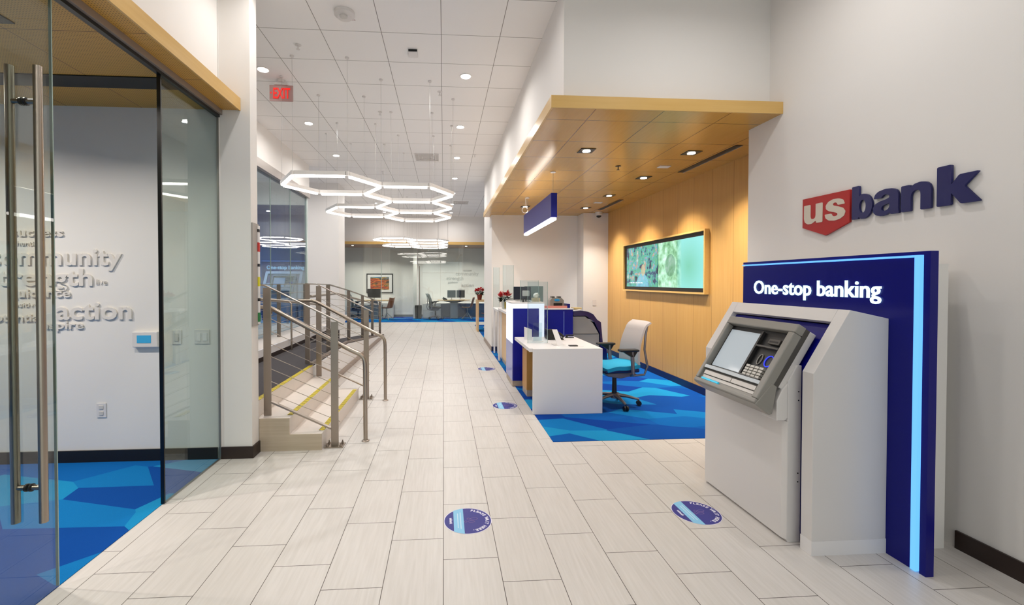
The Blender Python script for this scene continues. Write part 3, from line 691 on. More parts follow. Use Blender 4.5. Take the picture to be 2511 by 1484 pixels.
# ============================================================ ATM KIOSK (right)
def kiosk(base_label, unit_label, sign='One-stop banking'):
    k = thing('banking_kiosk', base_label, 'kiosk', (2.44, 2.7, 0))
    MB().box(2.440, 2.484, 2.066, 2.097, 0, 1.657).box(2.440, 2.484, 2.137, 3.46, 0, 1.625).box(2.440, 2.484, 2.097, 3.46, 1.640, 1.657).box(2.456, 2.484, 2.097, 2.137, 0, 1.64).box(2.456, 2.484, 2.137, 3.46, 1.625, 1.64).build('back_panel', BLUE, k)
    MB().box(2.428, 2.4555, 2.106, 2.132, 0.004, 1.638).build('led_strip', LEDC, k)
    MB().box(2.430, 2.4555, 2.138, 3.459, 1.628, 1.638).build('led_strip', LEDC, k)
    me = text_data(sign, 0.142, 0.003, 0.0022); v = [q.co.x for q in me.vertices]; sx = 1.015 / (max(v) - min(v))
    MB().mesh(me, frame((0, -1, 0), (0, 0, 1), (2.4345, 3.325 + min(v) * sx, 1.410), sx)).build('sign_lettering', SIGNT, k)
    prof = [(2.006, 0), (2.4395, 0), (2.4395, 1.298), (2.214, 1.346), (2.006, 1.0)]
    MB().prism(prof, 'y', 2.27, 2.345).build('side_panel', WHITEP, k, bevel=0.002)
    MB().prism(prof, 'y', 3.19, 3.262).build('side_panel', WHITEP, k, bevel=0.002)
    MB().prism([(2.214, 1.346), (2.4395, 1.298), (2.4395, 1.23), (2.196, 1.262), (2.172, 1.276)], 'y', 2.3455, 3.1895).build('top_panel', WHITEP, k, bevel=0.002)
    MB().box(2.0045, 2.0058, 2.269, 2.3455, 0, 0.08).box(2.006, 2.4395, 2.2675, 2.2692, 0.0, 0.08).build('kick_strip', WHITE, k)
    MB().prism([(2.052, 0.003), (2.4, 0.003), (2.4, 1.228), (2.20, 1.255), (2.052, 1.005)], 'y', 2.346, 3.189).build('blue_lining', BLUE, k)
    u = thing('cash_machine', unit_label, 'cash machine', (1.98, 2.7, 0))
    MB().prism([(1.953, 2.425), (1.966, 2.398), (1.966, 3.185), (1.953, 3.175)], 'z', 0.015, 0.70).build('safe_door', WHITEP, u, bevel=0.003)
    MB().prism([(1.966, 0.015), (1.975, 0.0), (2.048, 0.0), (2.048, 1.02), (2.02, 1.02), (1.9665, 0.93)], 'y', 2.398, 3.185).build('safe_body', WHITEP, u, bevel=0.003)
    MB().prism([(1.900, 0.705), (1.953, 0.705), (1.966, 0.72), (1.966, 0.92), (1.93, 0.88), (1.9, 0.82)], 'y', 2.398, 2.52).build('shoulder', WHITEP, u, bevel=0.004)
    for z in (0.35, 0.40, 0.82, 0.87): MB().cyl((2.03, 2.3965, z), 0.004, 0.0014, 8, 'y').build('screw', BLACK, u)
    A = Vector((1.762, 0, 0.812)); S = Vector((0.514, 0, 0.858)); N = Vector((-0.858, 0, 0.514)); Yf = 3.012
    def P(a, v, w_): q = A + S * v + N * w_; return (q.x, Yf - a, q.z)
    def bb(m, a0, a1, v0, v1, w0, w1):
        m.hexa([P(a0, v0, w0), P(a1, v0, w0), P(a1, v1, w0), P(a0, v1, w0), P(a0, v0, w1), P(a1, v0, w1), P(a1, v1, w1), P(a0, v1, w1)]); return m
    Wd, Hh = 0.612, 0.522
    m = MB(); bb(m, 0, Wd, 0, 0.028, -0.055, 0); bb(m, 0, Wd, Hh - 0.055, Hh, -0.055, 0); bb(m, 0, 0.03, 0.0285, Hh - 0.0555, -0.055, 0); bb(m, Wd - 0.045, Wd, 0.0285, Hh - 0.0555, -0.055, 0)
    bz = m.build('bezel', GREYP, u, bevel=0.006)
    bb(MB(), 0.004, Wd - 0.004, 0.004, Hh - 0.004, -0.085, -0.0555).build('bezel_back', GREYD, u)
    bb(MB(), 0.004, Wd - 0.01, 0.15, Hh + 0.0, -0.135, -0.0855).build('head_shell', WHITEP, u, bevel=0.006)
    MB().prism([(1.768, 0.803), (1.853, 0.738), (1.872, 0.745), (1.9, 0.90), (1.87, 0.92), (1.80, 0.84)], 'y', 2.397, 3.015).build('lower_lip', GREYP, u, bevel=0.004)
    bb(MB(), 0.0305, Wd - 0.0455, 0.029, Hh - 0.056, -0.055, -0.04).build('black_fascia', BLACK, u)
    bb(MB(), 0.05, 0.345, 0.15, 0.435, -0.0395, -0.032).build('screen', mat('pale_glossy_screen', '#9fa8ae', 0.08, emit='#b9c4cc', es=0.35), u)
    bb(MB(), 0.345, 0.36, 0.14, 0.45, -0.0395, -0.02).build('screen_divider', DARK, u)
    bb(MB(), 0.0305, Wd - 0.0455, 0.112, 0.135, -0.0395, -0.004).build('ledge', mat('pale_metal_ledge', '#9aa0a4', 0.3, 0.8), u)
    mm_ = MB(); bb(mm_, 0.05, 0.33, 0.070, 0.098, -0.0395, -0.012); bb(mm_, 0.335, Wd - 0.06, 0.070, 0.098, -0.0395, -0.012); bb(mm_, 0.05, Wd - 0.06, 0.045, 0.064, -0.0395, -0.016)
    mm_.build('cash_shutter', mat('silver_shutter', '#b7b3ae', 0.35, 0.4), u)
    bb(MB(), 0.06, 0.24, 0.030, 0.042, -0.0395, -0.006).build('receipt_light', mat('cyan_tray', '#2ab8d8', 0.4, emit='#20b0d8', es=0.4), u)
    bb(MB(), 0.44, 0.53, 0.375, 0.41, -0.0395, -0.018).build('card_slot', GREYD, u, bevel=0.003)
    bb(MB(), 0.452, 0.518, 0.386, 0.396, -0.0175, -0.0165).build('card_mouth', BLACK, u)
    bb(MB(), 0.37, 0.55, 0.345, 0.355, -0.0395, -0.012).build('recess_edge', GREYD, u)
    def ring(a, v, ra, rv, mt, nm):
        MB().tube([P(a + ra * math.cos(q * PI / 10), v + rv * math.sin(q * PI / 10), -0.036) for q in range(21)], 0.003, 6).build(nm, mt, u)
    ring(0.43, 0.27, 0.016, 0.034, GREYP, 'reader_outline'); ring(0.505, 0.27, 0.030, 0.036, emis('blue_ring_light', '#2a3cff', 1.2), 'contactless_ring')
    mm_ = MB()
    for i in range(4):
        for j in range(4):
            bb(mm_, 0.385 + i * 0.038, 0.385 + i * 0.038 + 0.030, 0.145 + j * 0.019, 0.145 + j * 0.019 + 0.014, -0.0395, -0.012)
    mm_.build('keypad', mat('keypad_keys', '#c9c5bd', 0.4), u)
    bb(MB(), 0.375, 0.55, 0.137, 0.144, -0.0395, -0.002).build('keypad_shelf', GREYD, u)
    return k, u
k1, u1 = kiosk('white and blue kiosk surround with a lit One-stop banking backboard against the right wall', 'white cash machine with grey tilted screen bezel standing in the right-hand kiosk')
# second unit in the lobby seen through the left storefront: faces the viewer (-Y)
def dup_about(root, piv, new, rz, label):
    r = dup(root, (0, 0, 0), rz, label); d = Vector(root.location) - Vector(piv); r.location = Vector(new) + Matrix.Rotation(rz, 3, 'Z') @ d; return r
dup_about(k1, (2.44, 3.46, 0), (-5.02, 12.62, 0.437), PI / 2, 'blue lit One-stop banking kiosk seen through the glass behind the stairs')
dup_about(u1, (2.44, 3.46, 0), (-5.02, 12.62, 0.437), PI / 2, 'cash machine with glowing screen seen through the glass behind the stairs')

# ============================================================ WALL LOGO
t = thing('wall_logo_sign', 'red shield and navy letters reading usbank mounted on the right wall', 'sign', (2.887, 2.77, 1.85))
XL = 2.887; RED = mat('red_sign_face', '#b00c0a', 0.4); NAVY = mat('navy_sign_face', '#0b0f56', 0.35); SIDE = mat('cream_sign_letter', '#d8cdbd', 0.5)
MB().mesh(shape_data([[(0, 0.232), (0.412, 0.228), (0.412, 0.0), (0.215, -0.076), (0, 0.004)]], 0.008), frame((0, -1, 0), (0, 0, 1), (XL - 0.013, 3.367, 1.926))).build('shield', RED, t)
G = {
 'b': [[(0, 0), (0, 1), (.23, 1), (.23, .66)] + [(.35 + .30 * math.cos(math.radians(a)), .36 + .375 * math.sin(math.radians(a))) for a in range(105, -110, -12)] + [(.22, .06), (.21, 0)],
       [(.345 + .105 * math.cos(math.radians(a)), .36 + .20 * math.sin(math.radians(a))) for a in range(0, 360, 20)]],
 'n': [[(0, 0), (0, .71), (.20, .71), (.20, .63), (.29, .71), (.42, .74), (.55, .71), (.62, .63), (.65, .50), (.65, 0), (.43, 0), (.43, .40), (.42, .50), (.36, .55), (.29, .54), (.24, .48), (.22, .40), (.22, 0)]],
 'k': [[(0, 0), (0, 1), (.24, 1), (.24, .50), (.37, .72), (.67, .72), (.45, .42), (.70, 0), (.40, 0), (.24, .30), (.24, 0)]],
 'a': [[(.67, 0), (.46, 0), (.44, .06), (.35, 0.0), (.22, -.02), (.09, .02), (.01, .11), (.0, .24), (.06, .35), (.18, .41), (.34, .44), (.43, .48), (.42, .55), (.34, .59), (.26, .57), (.22, .50), (.02, .50), (.05, .62), (.14, .70), (.32, .74), (.50, .72), (.61, .65), (.65, .54), (.65, .12)],
       [(.43, .32), (.43, .22), (.39, .15), (.31, .12), (.24, .14), (.22, .20), (.25, .27), (.34, .30)]],
 'u': [[(0, .72), (0, .22), (.03, .08), (.13, -.01), (.26, -.01), (.40, .09), (.41, 0), (.61, 0), (.61, .72), (.39, .72), (.39, .28), (.37, .19), (.31, .16), (.24, .18), (.22, .27), (.22, .72)]],
 's': [[(.60, .50), (.39, .50), (.37, .58), (.30, .61), (.24, .57), (.26, .51), (.40, .45), (.55, .37), (.62, .24), (.58, .10), (.46, .01), (.30, -.02), (.13, .01), (.03, .10), (0, .24), (.21, .24), (.24, .15), (.31, .12), (.39, .15), (.39, .22), (.30, .27), (.14, .33), (.04, .42), (.03, .55), (.11, .67), (.25, .73), (.42, .72), (.55, .65)]],
}
def glyph(ch, y, z, hgt, sx, mt, x, ext):
    loops = [smooth_loop(lp, 1) for lp in G[ch]]
    me = shape_data([[(a * hgt * sx, b * hgt) for a, b in lp] for lp in loops], ext)
    MB().mesh(me, frame((0, -1, 0), (0, 0, 1), (x, y, z))).build('letter', mt, t)
glyph('u', 3.350, 1.955, 0.205, 1.38, SIDE, XL - 0.0228, 0.0015)
glyph('s', 3.158, 1.955, 0.212, 1.32, SIDE, XL - 0.0228, 0.0015)
bx = [2.938, 2.785, 2.602, 2.400]; wds = [0.148, 0.172, 0.172, 0.212]; gw = [.65, .67, .65, .70]
for ch, y, wd_, g in zip('bank', bx, wds, gw):
    glyph(ch, y, 1.936, 0.229, wd_ / (g * 0.229), NAVY, XL - 0.014, 0.0075)

# ============================================================ TV ON OAK WALL
def screen_mat(kind):
    m = NT('screen_image_' + kind); P, x, y, z = m.pos()
    v = m.n('ShaderNodeTexNoise'); v.inputs['Scale'].default_value = 9.0; v.inputs['Detail'].default_value = 5; m.l(P, v.inputs['Vector'])
    sp = m.n('ShaderNodeSeparateColor'); m.l(v.outputs['Color'], sp.inputs[0])
    cr = m.n('ShaderNodeValToRGB'); e = cr.color_ramp.elements
    if kind == 'garden':
        cols = [(0.30, '#16301f'), (0.40, '#2d3f6e'), (0.46, '#4fb0a0'), (0.52, '#58a872'), (0.57, '#4aa8c8'), (0.63, '#c0905c'), (0.70, '#96d8d0')]
    else:
        cols = [(0.30, '#3f8a5a'), (0.45, '#8cc89a'), (0.55, '#a8e0c0'), (0.70, '#d8f4e8')]
    e[0].position = cols[0][0]; e[0].color = lin(cols[0][1]); e[1].position = cols[1][0]; e[1].color = lin(cols[1][1])
    for p_, c_ in cols[2:]: q = e.new(p_); q.color = lin(c_)
    m.l(sp.outputs[0], cr.inputs[0]); c = cr.outputs[0]
    if kind == 'garden':
        # a figure in a pale blue shirt in the middle, foliage around
        dy = m.math('SUBTRACT', y, 7.38); dz = m.math('SUBTRACT', z, 1.40)
        body = m.math('LESS_THAN', m.math('ADD', m.math('POWER', m.math('DIVIDE', dy, 0.24), 2.0), m.math('POWER', m.math('DIVIDE', dz, 0.24), 2.0)), 1.0)
        c = m.mix(m.math('MULTIPLY', body, 0.65), c, lin('#7cc4e0'))
        dz2 = m.math('SUBTRACT', z, 1.70)
        head = m.math('LESS_THAN', m.math('ADD', m.math('POWER', m.math('DIVIDE', m.math('SUBTRACT', y, 7.36), 0.07), 2.0), m.math('POWER', m.math('DIVIDE', dz2, 0.10), 2.0)), 1.0)
        c = m.mix(m.math('MULTIPLY', head, 0.7), c, lin('#cdb890'))
    else:
        f = m.n('ShaderNodeMapRange'); m.l(y, f.inputs[0]); f.inputs[1].default_value = 6.28; f.inputs[2].default_value = 6.12
        g = m.n('ShaderNodeMapRange'); m.l(z, g.inputs[0]); g.inputs[1].default_value = 1.45; g.inputs[2].default_value = 2.1
        d = m.math('SUBTRACT', y, 5.95); e2 = m.math('SUBTRACT', z, 1.72)
        rr = m.math('SQRT', m.math('ADD', m.math('MULTIPLY', d, d), m.math('MULTIPLY', e2, e2)))
        soft = m.mix(m.math('MINIMUM', m.math('MULTIPLY', rr, 2.2), 1.0), lin('#6fc4a8'), lin('#8fe0dc'))
        bush = m.math('LESS_THAN', m.math('ADD', m.math('POWER', m.math('DIVIDE', m.math('SUBTRACT', y, 6.45), 0.15), 2.0), m.math('POWER', m.math('DIVIDE', m.math('SUBTRACT', z, 1.75), 0.17), 2.0)), 1.0)
        c = m.mix(m.math('MULTIPLY', bush, 0.55), c, lin('#1f6a48'))
        c = m.mix(f.outputs[0], c, soft)
    m.b.inputs['Base Color'].default_value = (0.01, 0.01, 0.01, 1); m.b.inputs['Roughness'].default_value = 0.3
    m.l(c, m.b.inputs['Emission Color']); m.b.inputs['Emission Strength'].default_value = 1.05
    return m.m
t = thing('wall_display', 'wide twin-screen display in an oak frame on the oak wall', 'screen', (3.43, 6.85, 1.33))
MB().box(3.402, 3.4295, 5.55, 8.12, 1.36, 2.165).build('black_surround', BLACK, t)
m = MB().box(3.37, 3.4295, 5.525, 5.549, 1.335, 2.19).box(3.37, 3.4295, 8.121, 8.145, 1.335, 2.19).box(3.37, 3.4295, 5.5495, 8.1205, 2.166, 2.19).box(3.37, 3.4295, 5.5495, 8.1205, 1.335, 1.359)
m.build('oak_frame', OAKY, t)
part_label(MB().box(3.398, 3.4018, 6.845, 8.03, 1.415, 2.11).build('screen', screen_mat('garden'), t), 'screen showing a person in pale blue in a garden')
part_label(MB().box(3.398, 3.4018, 5.58, 6.825, 1.415, 2.11).build('screen', screen_mat('teal'), t), 'screen showing plants on a pale teal ground')
cap = MB()
for i in range(16): cap.box(3.396, 3.3978, 7.88 - i * 0.035, 7.905 - i * 0.035, 1.475, 1.483 + 0.004 * (i % 3))
cap.build('caption', mat('white_caption', '#e8f4f0', 0.5, emit='#e8f4f0', es=0.8), t)

# ============================================================ FLOOR DECALS
DB = mat('indigo_vinyl', '#2c2c86', 0.55); DL = mat('light_blue_vinyl', '#86c4e8', 0.55); DWh = mat('white_vinyl', '#e6e4f4', 0.55); DRim = mat('dark_navy_vinyl', '#1c1a55', 0.5)
def decal():
    r = 0.15; t = thing('floor_decal', '', 'floor sticker', (0, 0, 0), 0, 'round floor stickers asking people to wait')
    circ = lambda q, n=64: [(q * math.cos(2 * PI * k / n), q * math.sin(2 * PI * k / n)) for k in range(n)]
    MB().prism(circ(r), 'z', 0.0004, 0.0008).build('white_rim', DWh, t, local=True)
    MB().prism(circ(r - 0.004), 'z', 0.0009, 0.0012).build('disc', DB, t, local=True)
    # rotated so that the sticker's top points to +X
    Rz = frame((0, -1, 0), (1, 0, 0), (0, 0, 0.0016))
    a0, a1 = math.asin(-0.60), math.asin(-0.17); rr = r - 0.002
    pts = [(rr * math.cos(a), rr * math.sin(a)) for a in [a0 + (a1 - a0) * k / 8 for k in range(9)]]
    poly = pts + [(-x, y) for x, y in pts[::-1]]
    MB().mesh(shape_data([poly], 0.0002), Rz).build('light_band', DL, t, local=True)
    m = MB()
    for y, wd_ in ((-0.045, 0.19), (-0.062, 0.17)):
        m.mesh(shape_data([[(-wd_ / 2, y - 0.003), (wd_ / 2, y - 0.003), (wd_ / 2, y + 0.003), (-wd_ / 2, y + 0.003)]], 0.0002), frame((0, -1, 0), (1, 0, 0), (0, 0, 0.0022)))
    m.build('small_print', mat('pale_print', '#c4e0f4', 0.6), t, local=True)
    m = MB(); s = 'PLEASE WAIT HERE.'; n = len(s); span = math.radians(158)
    for i, ch in enumerate(s):
        if ch == ' ': continue
        me = text_data(ch, 0.030, 0.0002, 0.0012, 'CENTER'); a = PI / 2 + span / 2 - span * (i + 0.5) / n; q = 0.112
        M = frame((0, -1, 0), (1, 0, 0), (0, 0, 0.0016)) @ Matrix.Translation((q * math.cos(a), q * math.sin(a), 0)) @ Matrix.Rotation(a - PI / 2, 4, 'Z')
        m.mesh(me, M)
    m.build('lettering', DWh, t, local=True)
    MB().mesh(text_data('usbank', 0.024, 0.0002, 0.001, 'CENTER'), frame((0, -1, 0), (1, 0, 0), (-0.113, 0, 0.0016))).build('small_logo', DWh, t, local=True)
    m = MB()
    for dx, dy in ((-0.016, 0.014), (0.014, -0.004)):
        for cy0, ra, rb in ((0.036 + dy, 0.011, 0.022), (dy + 0.0, 0.009, 0.009)):
            m.tube([(Rz @ Vector((dx + ra * math.cos(k * PI / 8), cy0 - 0.01 + rb * math.sin(k * PI / 8), 0))) for k in range(17)], 0.0011, 5, cap=False)
    m.build('footprint_outline', mat('mauve_vinyl', '#9a7fae', 0.6), t, local=True)
    return t
d0 = decal(); d0.location = (0.150, 2.754, 0); d0['label'] = 'round indigo wait-here floor sticker nearest the camera in mid aisle'
for (x, y, z), lb in (((1.637, 2.753, 0), 'round indigo wait-here floor sticker in front of the cash machine'),
                      ((0.738, 5.30, 0), 'round indigo floor sticker on the tiles left of the white desk'),
                      ((0.733, 7.56, 0), 'farthest round indigo floor sticker, beside the blue lit tower')):
    dup(d0, (x, y, z), 0, lb)

# ============================================================ WHITE DESK
t = thing('reception_desk', 'white waterfall desk with oak cabinet under it on the blue carpet', 'desk', (1.4, 5.4, 0))
MB().box(1.003, 1.798, 4.90, 4.945, 0.005, 0.744).build('front_panel', WHITE, t, bevel=0.002)
MB().box(0.968, 1.798, 4.9455, 6.0, 0.704, 0.744).build('worktop', WHITE, t, bevel=0.002)
cb = MB().box(1.077, 1.775, 5.69, 6.0, 0.085, 0.703).build('cabinet', OAKD, t)
MB().box(1.08, 1.77, 5.685, 6.0, 0.005, 0.084).build('kick_base', mat('beige_kick', '#b9aa98', 0.5), cb)
MB().box(1.0745, 1.0768, 5.90, 5.96, 0.60, 0.68).build('outlet_plate', BLACK, cb)
# blue tower with lit frame
t = thing('teller_tower', 'blue counter tower with white lit edge frame behind the white desk', 'counter', (1.2, 6.5, 0))
MB().box(0.985, 1.36, 6.252, 6.87, 0.085, 1.118).build('blue_body', BLUEL, t)
MB().box(0.975, 0.9845, 6.252, 6.87, 0.62, 1.118).build('side_light_panel', PANELT, t)
MB().box(0.975, 0.9845, 6.252, 6.87, 0.085, 0.619).build('side_panel', mat('lavender_gloss_panel', '#8b93cf', 0.25), t)
MB().box(0.975, 1.437, 6.252, 6.87, 1.119, 1.185).build('top_light_panel', PANELT, t)
MB().box(1.361, 1.437, 6.255, 6.87, 0.60, 1.118).build('right_light_panel', PANELT, t)
MB().box(0.965, 1.445, 6.245, 6.88, 1.186, 1.205).build('cap', WHITE, t)
MB().box(0.98, 1.437, 6.26, 6.87, 0.005, 0.084).build('kick_base', MATS['beige_kick'], t)
# white teller counters beyond
t = thing('teller_counter', 'white teller counter with oak panels running behind the blue tower', 'counter', (1.3, 7.7, 0))
MB().box(1.03, 1.58, 6.95, 8.35, 0.96, 1.0).build('worktop', WHITE, t, bevel=0.002)
MB().box(1.035, 1.07, 8.31, 8.35, 0.005, 0.959).build('end_post', WHITE, t)
MB().box(1.05, 1.57, 6.95, 7.38, 0.005, 0.959).build('end_panel', WHITE, t)
MB().box(1.09, 1.57, 7.40, 8.27, 0.085, 0.955).build('front_panel', OAKL, t)
MB().box(1.10, 1.57, 7.40, 8.27, 0.005, 0.084).build('kick_base', MATS['beige_kick'], t)
t = thing('teller_counter', 'far white teller counter next to the back wall, nearest the poinsettia', 'counter', (1.3, 8.8, 0))
MB().box(1.035, 1.70, 8.40, 9.3, 0.92, 0.96).build('worktop', WHITE, t, bevel=0.002)
MB().box(1.045, 1.075, 8.42, 8.46, 0.005, 0.919).box(1.045, 1.075, 9.2, 9.25, 0.005, 0.919).build('leg', WHITE, t)
MB().box(1.12, 1.68, 8.45, 9.25, 0.005, 0.918).build('cabinet', WHITEP, t)
# acrylic guards
def guard(x0, x1, y0, y1, z0, z1, label, post=None):
    t = thing('sneeze_guard', label, 'sneeze guard', ((x0 + x1) / 2, (y0 + y1) / 2, z0), 0, 'clear acrylic guards')
    MB().box(x0, x1, y0, y1, z0, z1).build('acrylic_pane', ACRYL, t)
    m = MB(); e = 0.004
    if x1 - x0 > y1 - y0: m.box(x0 - e, x0, y0 - 0.001, y1 + 0.001, z0, z1).box(x1, x1 + e, y0 - 0.001, y1 + 0.001, z0, z1)
    else: m.box(x0 - 0.001, x1 + 0.001, y0 - e, y0, z0, z1).box(x0 - 0.001, x1 + 0.001, y1, y1 + e, z0, z1)
    m.build('pane_edge', EDGE, t)
    if post: MB().box(*post).build('clamp', DARK, t)
guard(1.07, 1.26, 7.95, 7.958, 1.001, 1.80, 'tall clear acrylic guard on the white counter behind the poinsettia')
guard(1.04, 1.16, 9.22, 9.228, 0.961, 1.80, 'tall narrow acrylic guard at the far counter end by the back wall')
guard(1.03, 1.27, 5.36, 5.366, 0.745, 1.50, 'clear acrylic guard standing upright on the white desk')
guard(1.10, 1.36, 6.30, 6.308, 1.206, 1.52, 'low clear acrylic guard on top of the blue tower', (1.13, 1.15, 6.29, 6.32, 1.2055, 1.25))
# monitors and small things at the teller station
def monitor(x, y, z, w_, h_, rz, label, mt=BLACK, gap=0.09, group=None, name='monitor'):
    t = thing(name, label, 'monitor', (x, y, z), rz, group)
    MB().box(-w_ / 2, w_ / 2, -0.012, 0.012, gap, gap + h_).build('screen_panel', mt, t, bevel=0.003, local=True)
    MB().box(-0.02, 0.02, 0.013, 0.03, 0.01, gap + h_ * 0.6).build('stand_post', ALU, t, local=True)
    MB().box(-0.09, 0.09, -0.07, 0.09, 0.001, 0.012).build('foot', ALU, t, bevel=0.002, local=True)
    return t
monitor(1.20, 6.72, 1.205, 0.27, 0.20, 0.1, 'black monitor on the blue tower, left of the grey one', mat('navy_black_screen', '#1e2232', 0.3), 0.02)
monitor(1.44, 7.02, 1.0, 0.30, 0.26, -0.1, 'grey backed monitor behind the blue tower', mat('grey_green_monitor_back', '#6f7d78', 0.4), 0.17)
t = thing('card_terminal', 'small grey card terminal on a stalk on top of the blue tower', 'card terminal', (1.2, 6.42, 1.205))
MB().box(1.15, 1.25, 6.40, 6.43, 1.29, 1.37).build('screen_head', GREYL, t, bevel=0.004)
MB().tube([(1.2, 6.425, 1.206), (1.2, 6.425, 1.30)], 0.008, 8).build('stalk', BLACK, t)
MB().box(1.14, 1.26, 6.36, 6.46, 1.2055, 1.215).build('base', GREYP, t)
t = thing('tissue_box', 'small white box with a crumpled tissue on the blue tower', 'tissue box', (1.36, 6.5, 1.205))
MB().box(1.31, 1.42, 6.45, 6.55, 1.2055, 1.26).build('carton', mat('beige_carton', '#c0b090', 0.6), t)
m = MB(); bmesh.ops.create_icosphere(m.bm, subdivisions=2, radius=0.04, matrix=Matrix.Translation((1.37, 6.5, 1.295)))
for v in m.bm.verts: v.co += Vector((random.uniform(-1, 1), random.uniform(-1, 1), random.uniform(-1, 1))) * 0.011
m.build('tissue', mat('white_tissue', '#f2f0ea', 0.8), t)
t = thing('desk_fan', 'small grey wire desk fan beside the poinsettia on the counter', 'fan', (1.16, 7.6, 1.0))
m = MB()
for k in range(12):
    a = k * PI / 12
    m.tube([(1.16 + 0.085 * math.cos(q * PI / 8) * math.cos(a), 7.6 + 0.03 * math.sin(k), 1.13 + 0.085 * math.sin(q * PI / 8)) for q in range(17)], 0.0015, 4, cap=False)
for rr_ in (0.03, 0.06, 0.088): m.tube([(1.16 + rr_ * math.cos(q * PI / 10), 7.585, 1.13 + rr_ * math.sin(q * PI / 10)) for q in range(21)], 0.002, 5, cap=False)
m.build('cage', GREYP, t)
MB().cyl((1.16, 7.59, 1.13), 0.02, 0.05, 12, 'y').build('motor', DARK, t)
m = MB()
for k in range(4):
    a = k * PI / 2; m.hexa([(1.16 + math.cos(a + d) * r_, yq, 1.13 + math.sin(a + d) * r_) for yq in (7.586, 7.589) for d, r_ in ((0, 0.015), (0.25, 0.07), (0.9, 0.07), (0.6, 0.015))])
m.build('blade', GREYL, t)
MB().tube([(1.16, 7.62, 1.012), (1.16, 7.62, 1.13)], 0.008, 8).build('stand_post', DARK, t)
MB().lathe([(0.055, 1.0005), (0.055, 1.008), (0.02, 1.014)], (1.16, 7.615, 0), 16).build('base', DARK, t)

# poinsettias
def poinsettia(x, y, z, label, potm, s=1.0, seed=1, foil=False):
    rnd = random.Random(seed); t = thing('poinsettia', label, 'plant', (x, y, z))
    MB().lathe([(0.050 * s, 0), (0.072 * s, 0.13 * s), (0.078 * s, 0.14 * s), (0.07 * s, 0.142 * s), (0.06 * s, 0.13 * s)], (x, y, z + 0.001), 20).build('pot', potm, t, smooth=True)
    if foil:
        m = MB()
        for k in range(5): m.hexa([(x - 0.02 + a * 0.012, y - 0.085 * s, z + 0.01 + b) for a, b in ((k, 0), (k + 1, 0), (k + 1, 0.11), (k, 0.12))] + [(x - 0.02 + a * 0.012, y - 0.082 * s, z + 0.01 + b) for a, b in ((k, 0), (k + 1, 0), (k + 1, 0.11), (k, 0.12))])
        m.build('gold_foil', mat('gold_foil', '#d8b860', 0.3, 0.5), t)
    m = MB()
    for k in range(7): a = rnd.uniform(0, 6.28); m.tube([(x, y, z + 0.12 * s), (x + 0.05 * s * math.cos(a), y + 0.05 * s * math.sin(a), z + 0.26 * s)], 0.003, 5)
    m.build('stem', mat('green_stem', '#2c4a22', 0.6), t)
    def leaf(m, c, az, el, L, W):
        d = Vector((math.cos(az) * math.cos(el), math.sin(az) * math.cos(el), math.sin(el))); sd = Vector((-math.sin(az), math.cos(az), 0)); up_ = d.cross(sd) * -1
        c = Vector(c); P0 = [c, c + d * L * 0.3 + sd * W * 0.8, c + d * L * 0.6 + sd * W - up_ * 0.008, c + d * L - up_ * 0.03, c + d * L * 0.6 - sd * W - up_ * 0.008, c + d * L * 0.3 - sd * W * 0.8]
        mid = c + d * L * 0.55 + up_ * 0.008; vs = [m.bm.verts.new(p) for p in P0]; cm = m.bm.verts.new(mid)
        for i in range(6): m.bm.faces.new((vs[i], vs[(i + 1) % 6], cm))
    m = MB()
    for k in range(34):
        a = rnd.uniform(0, 6.28); leaf(m, (x + 0.05 * s * math.cos(a), y + 0.05 * s * math.sin(a), z + rnd.uniform(0.17, 0.23) * s), a, rnd.uniform(-1.0, -0.1), rnd.uniform(0.07, 0.11) * s, 0.024 * s)
    m.build('green_leaves', mat('dark_green_leaf', '#14240e', 0.6), t, recalc=False)
    m = MB()
    for f in range(60):
        th = rnd.uniform(0, 2 * PI); ph = math.acos(rnd.uniform(0.05, 1.0)); q = 0.085 * s
        n_ = Vector((math.sin(ph) * math.cos(th), math.sin(ph) * math.sin(th), math.cos(ph)))
        c = Vector((x, y, z + 0.225 * s)) + Vector((n_.x * q, n_.y * q, n_.z * 0.07 * s))
        leaf(m, c, th + rnd.uniform(-1.2, 1.2), rnd.uniform(-0.45, 0.75) * (1 - 0.2 * ph), rnd.uniform(0.05, 0.085) * s, rnd.uniform(0.018, 0.026) * s)
    m.build('red_bracts', mat('red_bract', '#b80812', 0.55), t, recalc=False)
poinsettia(1.13, 8.15, 1.0, 'red poinsettia in a white pot on the white teller counter', mat('white_pot', '#dcdad4', 0.4), 1.0, 3, True)
poinsettia(1.08, 13.32, 0.95, 'red poinsettia in a brown pot on the tall oak table', mat('red_brown_pot', '#7a2a12', 0.5), 1.15, 5)

# desk items on the white desk
t = thing('desk_phone', 'black desk phone propped up on the white desk', 'phone', (1.47, 5.75, 0.744))
MB().prism([(1.35, 0.746), (1.56, 0.746), (1.56, 0.758), (1.40, 0.86), (1.35, 0.875)], 'y', 5.66, 5.86).build('body', BLACK, t, bevel=0.004)
MB().hexa([(1.42, 5.70, 0.853), (1.53, 5.70, 0.784), (1.53, 5.80, 0.784), (1.42, 5.80, 0.853), (1.423, 5.70, 0.857), (1.533, 5.70, 0.788), (1.533, 5.80, 0.788), (1.423, 5.80, 0.857)]).build('keypad', GREYD, t)
MB().tube([(1.36, 5.64, 0.87), (1.42, 5.635, 0.875), (1.50, 5.635, 0.83), (1.55, 5.64, 0.785)], 0.02, 10, rr=[0.02, 0.013, 0.013, 0.02]).build('handset', BLACK, t, smooth=True)
t = thing('tablet_stand', 'white tablet leaning on a small white stand on the desk', 'tablet', (1.36, 5.25, 0.744))
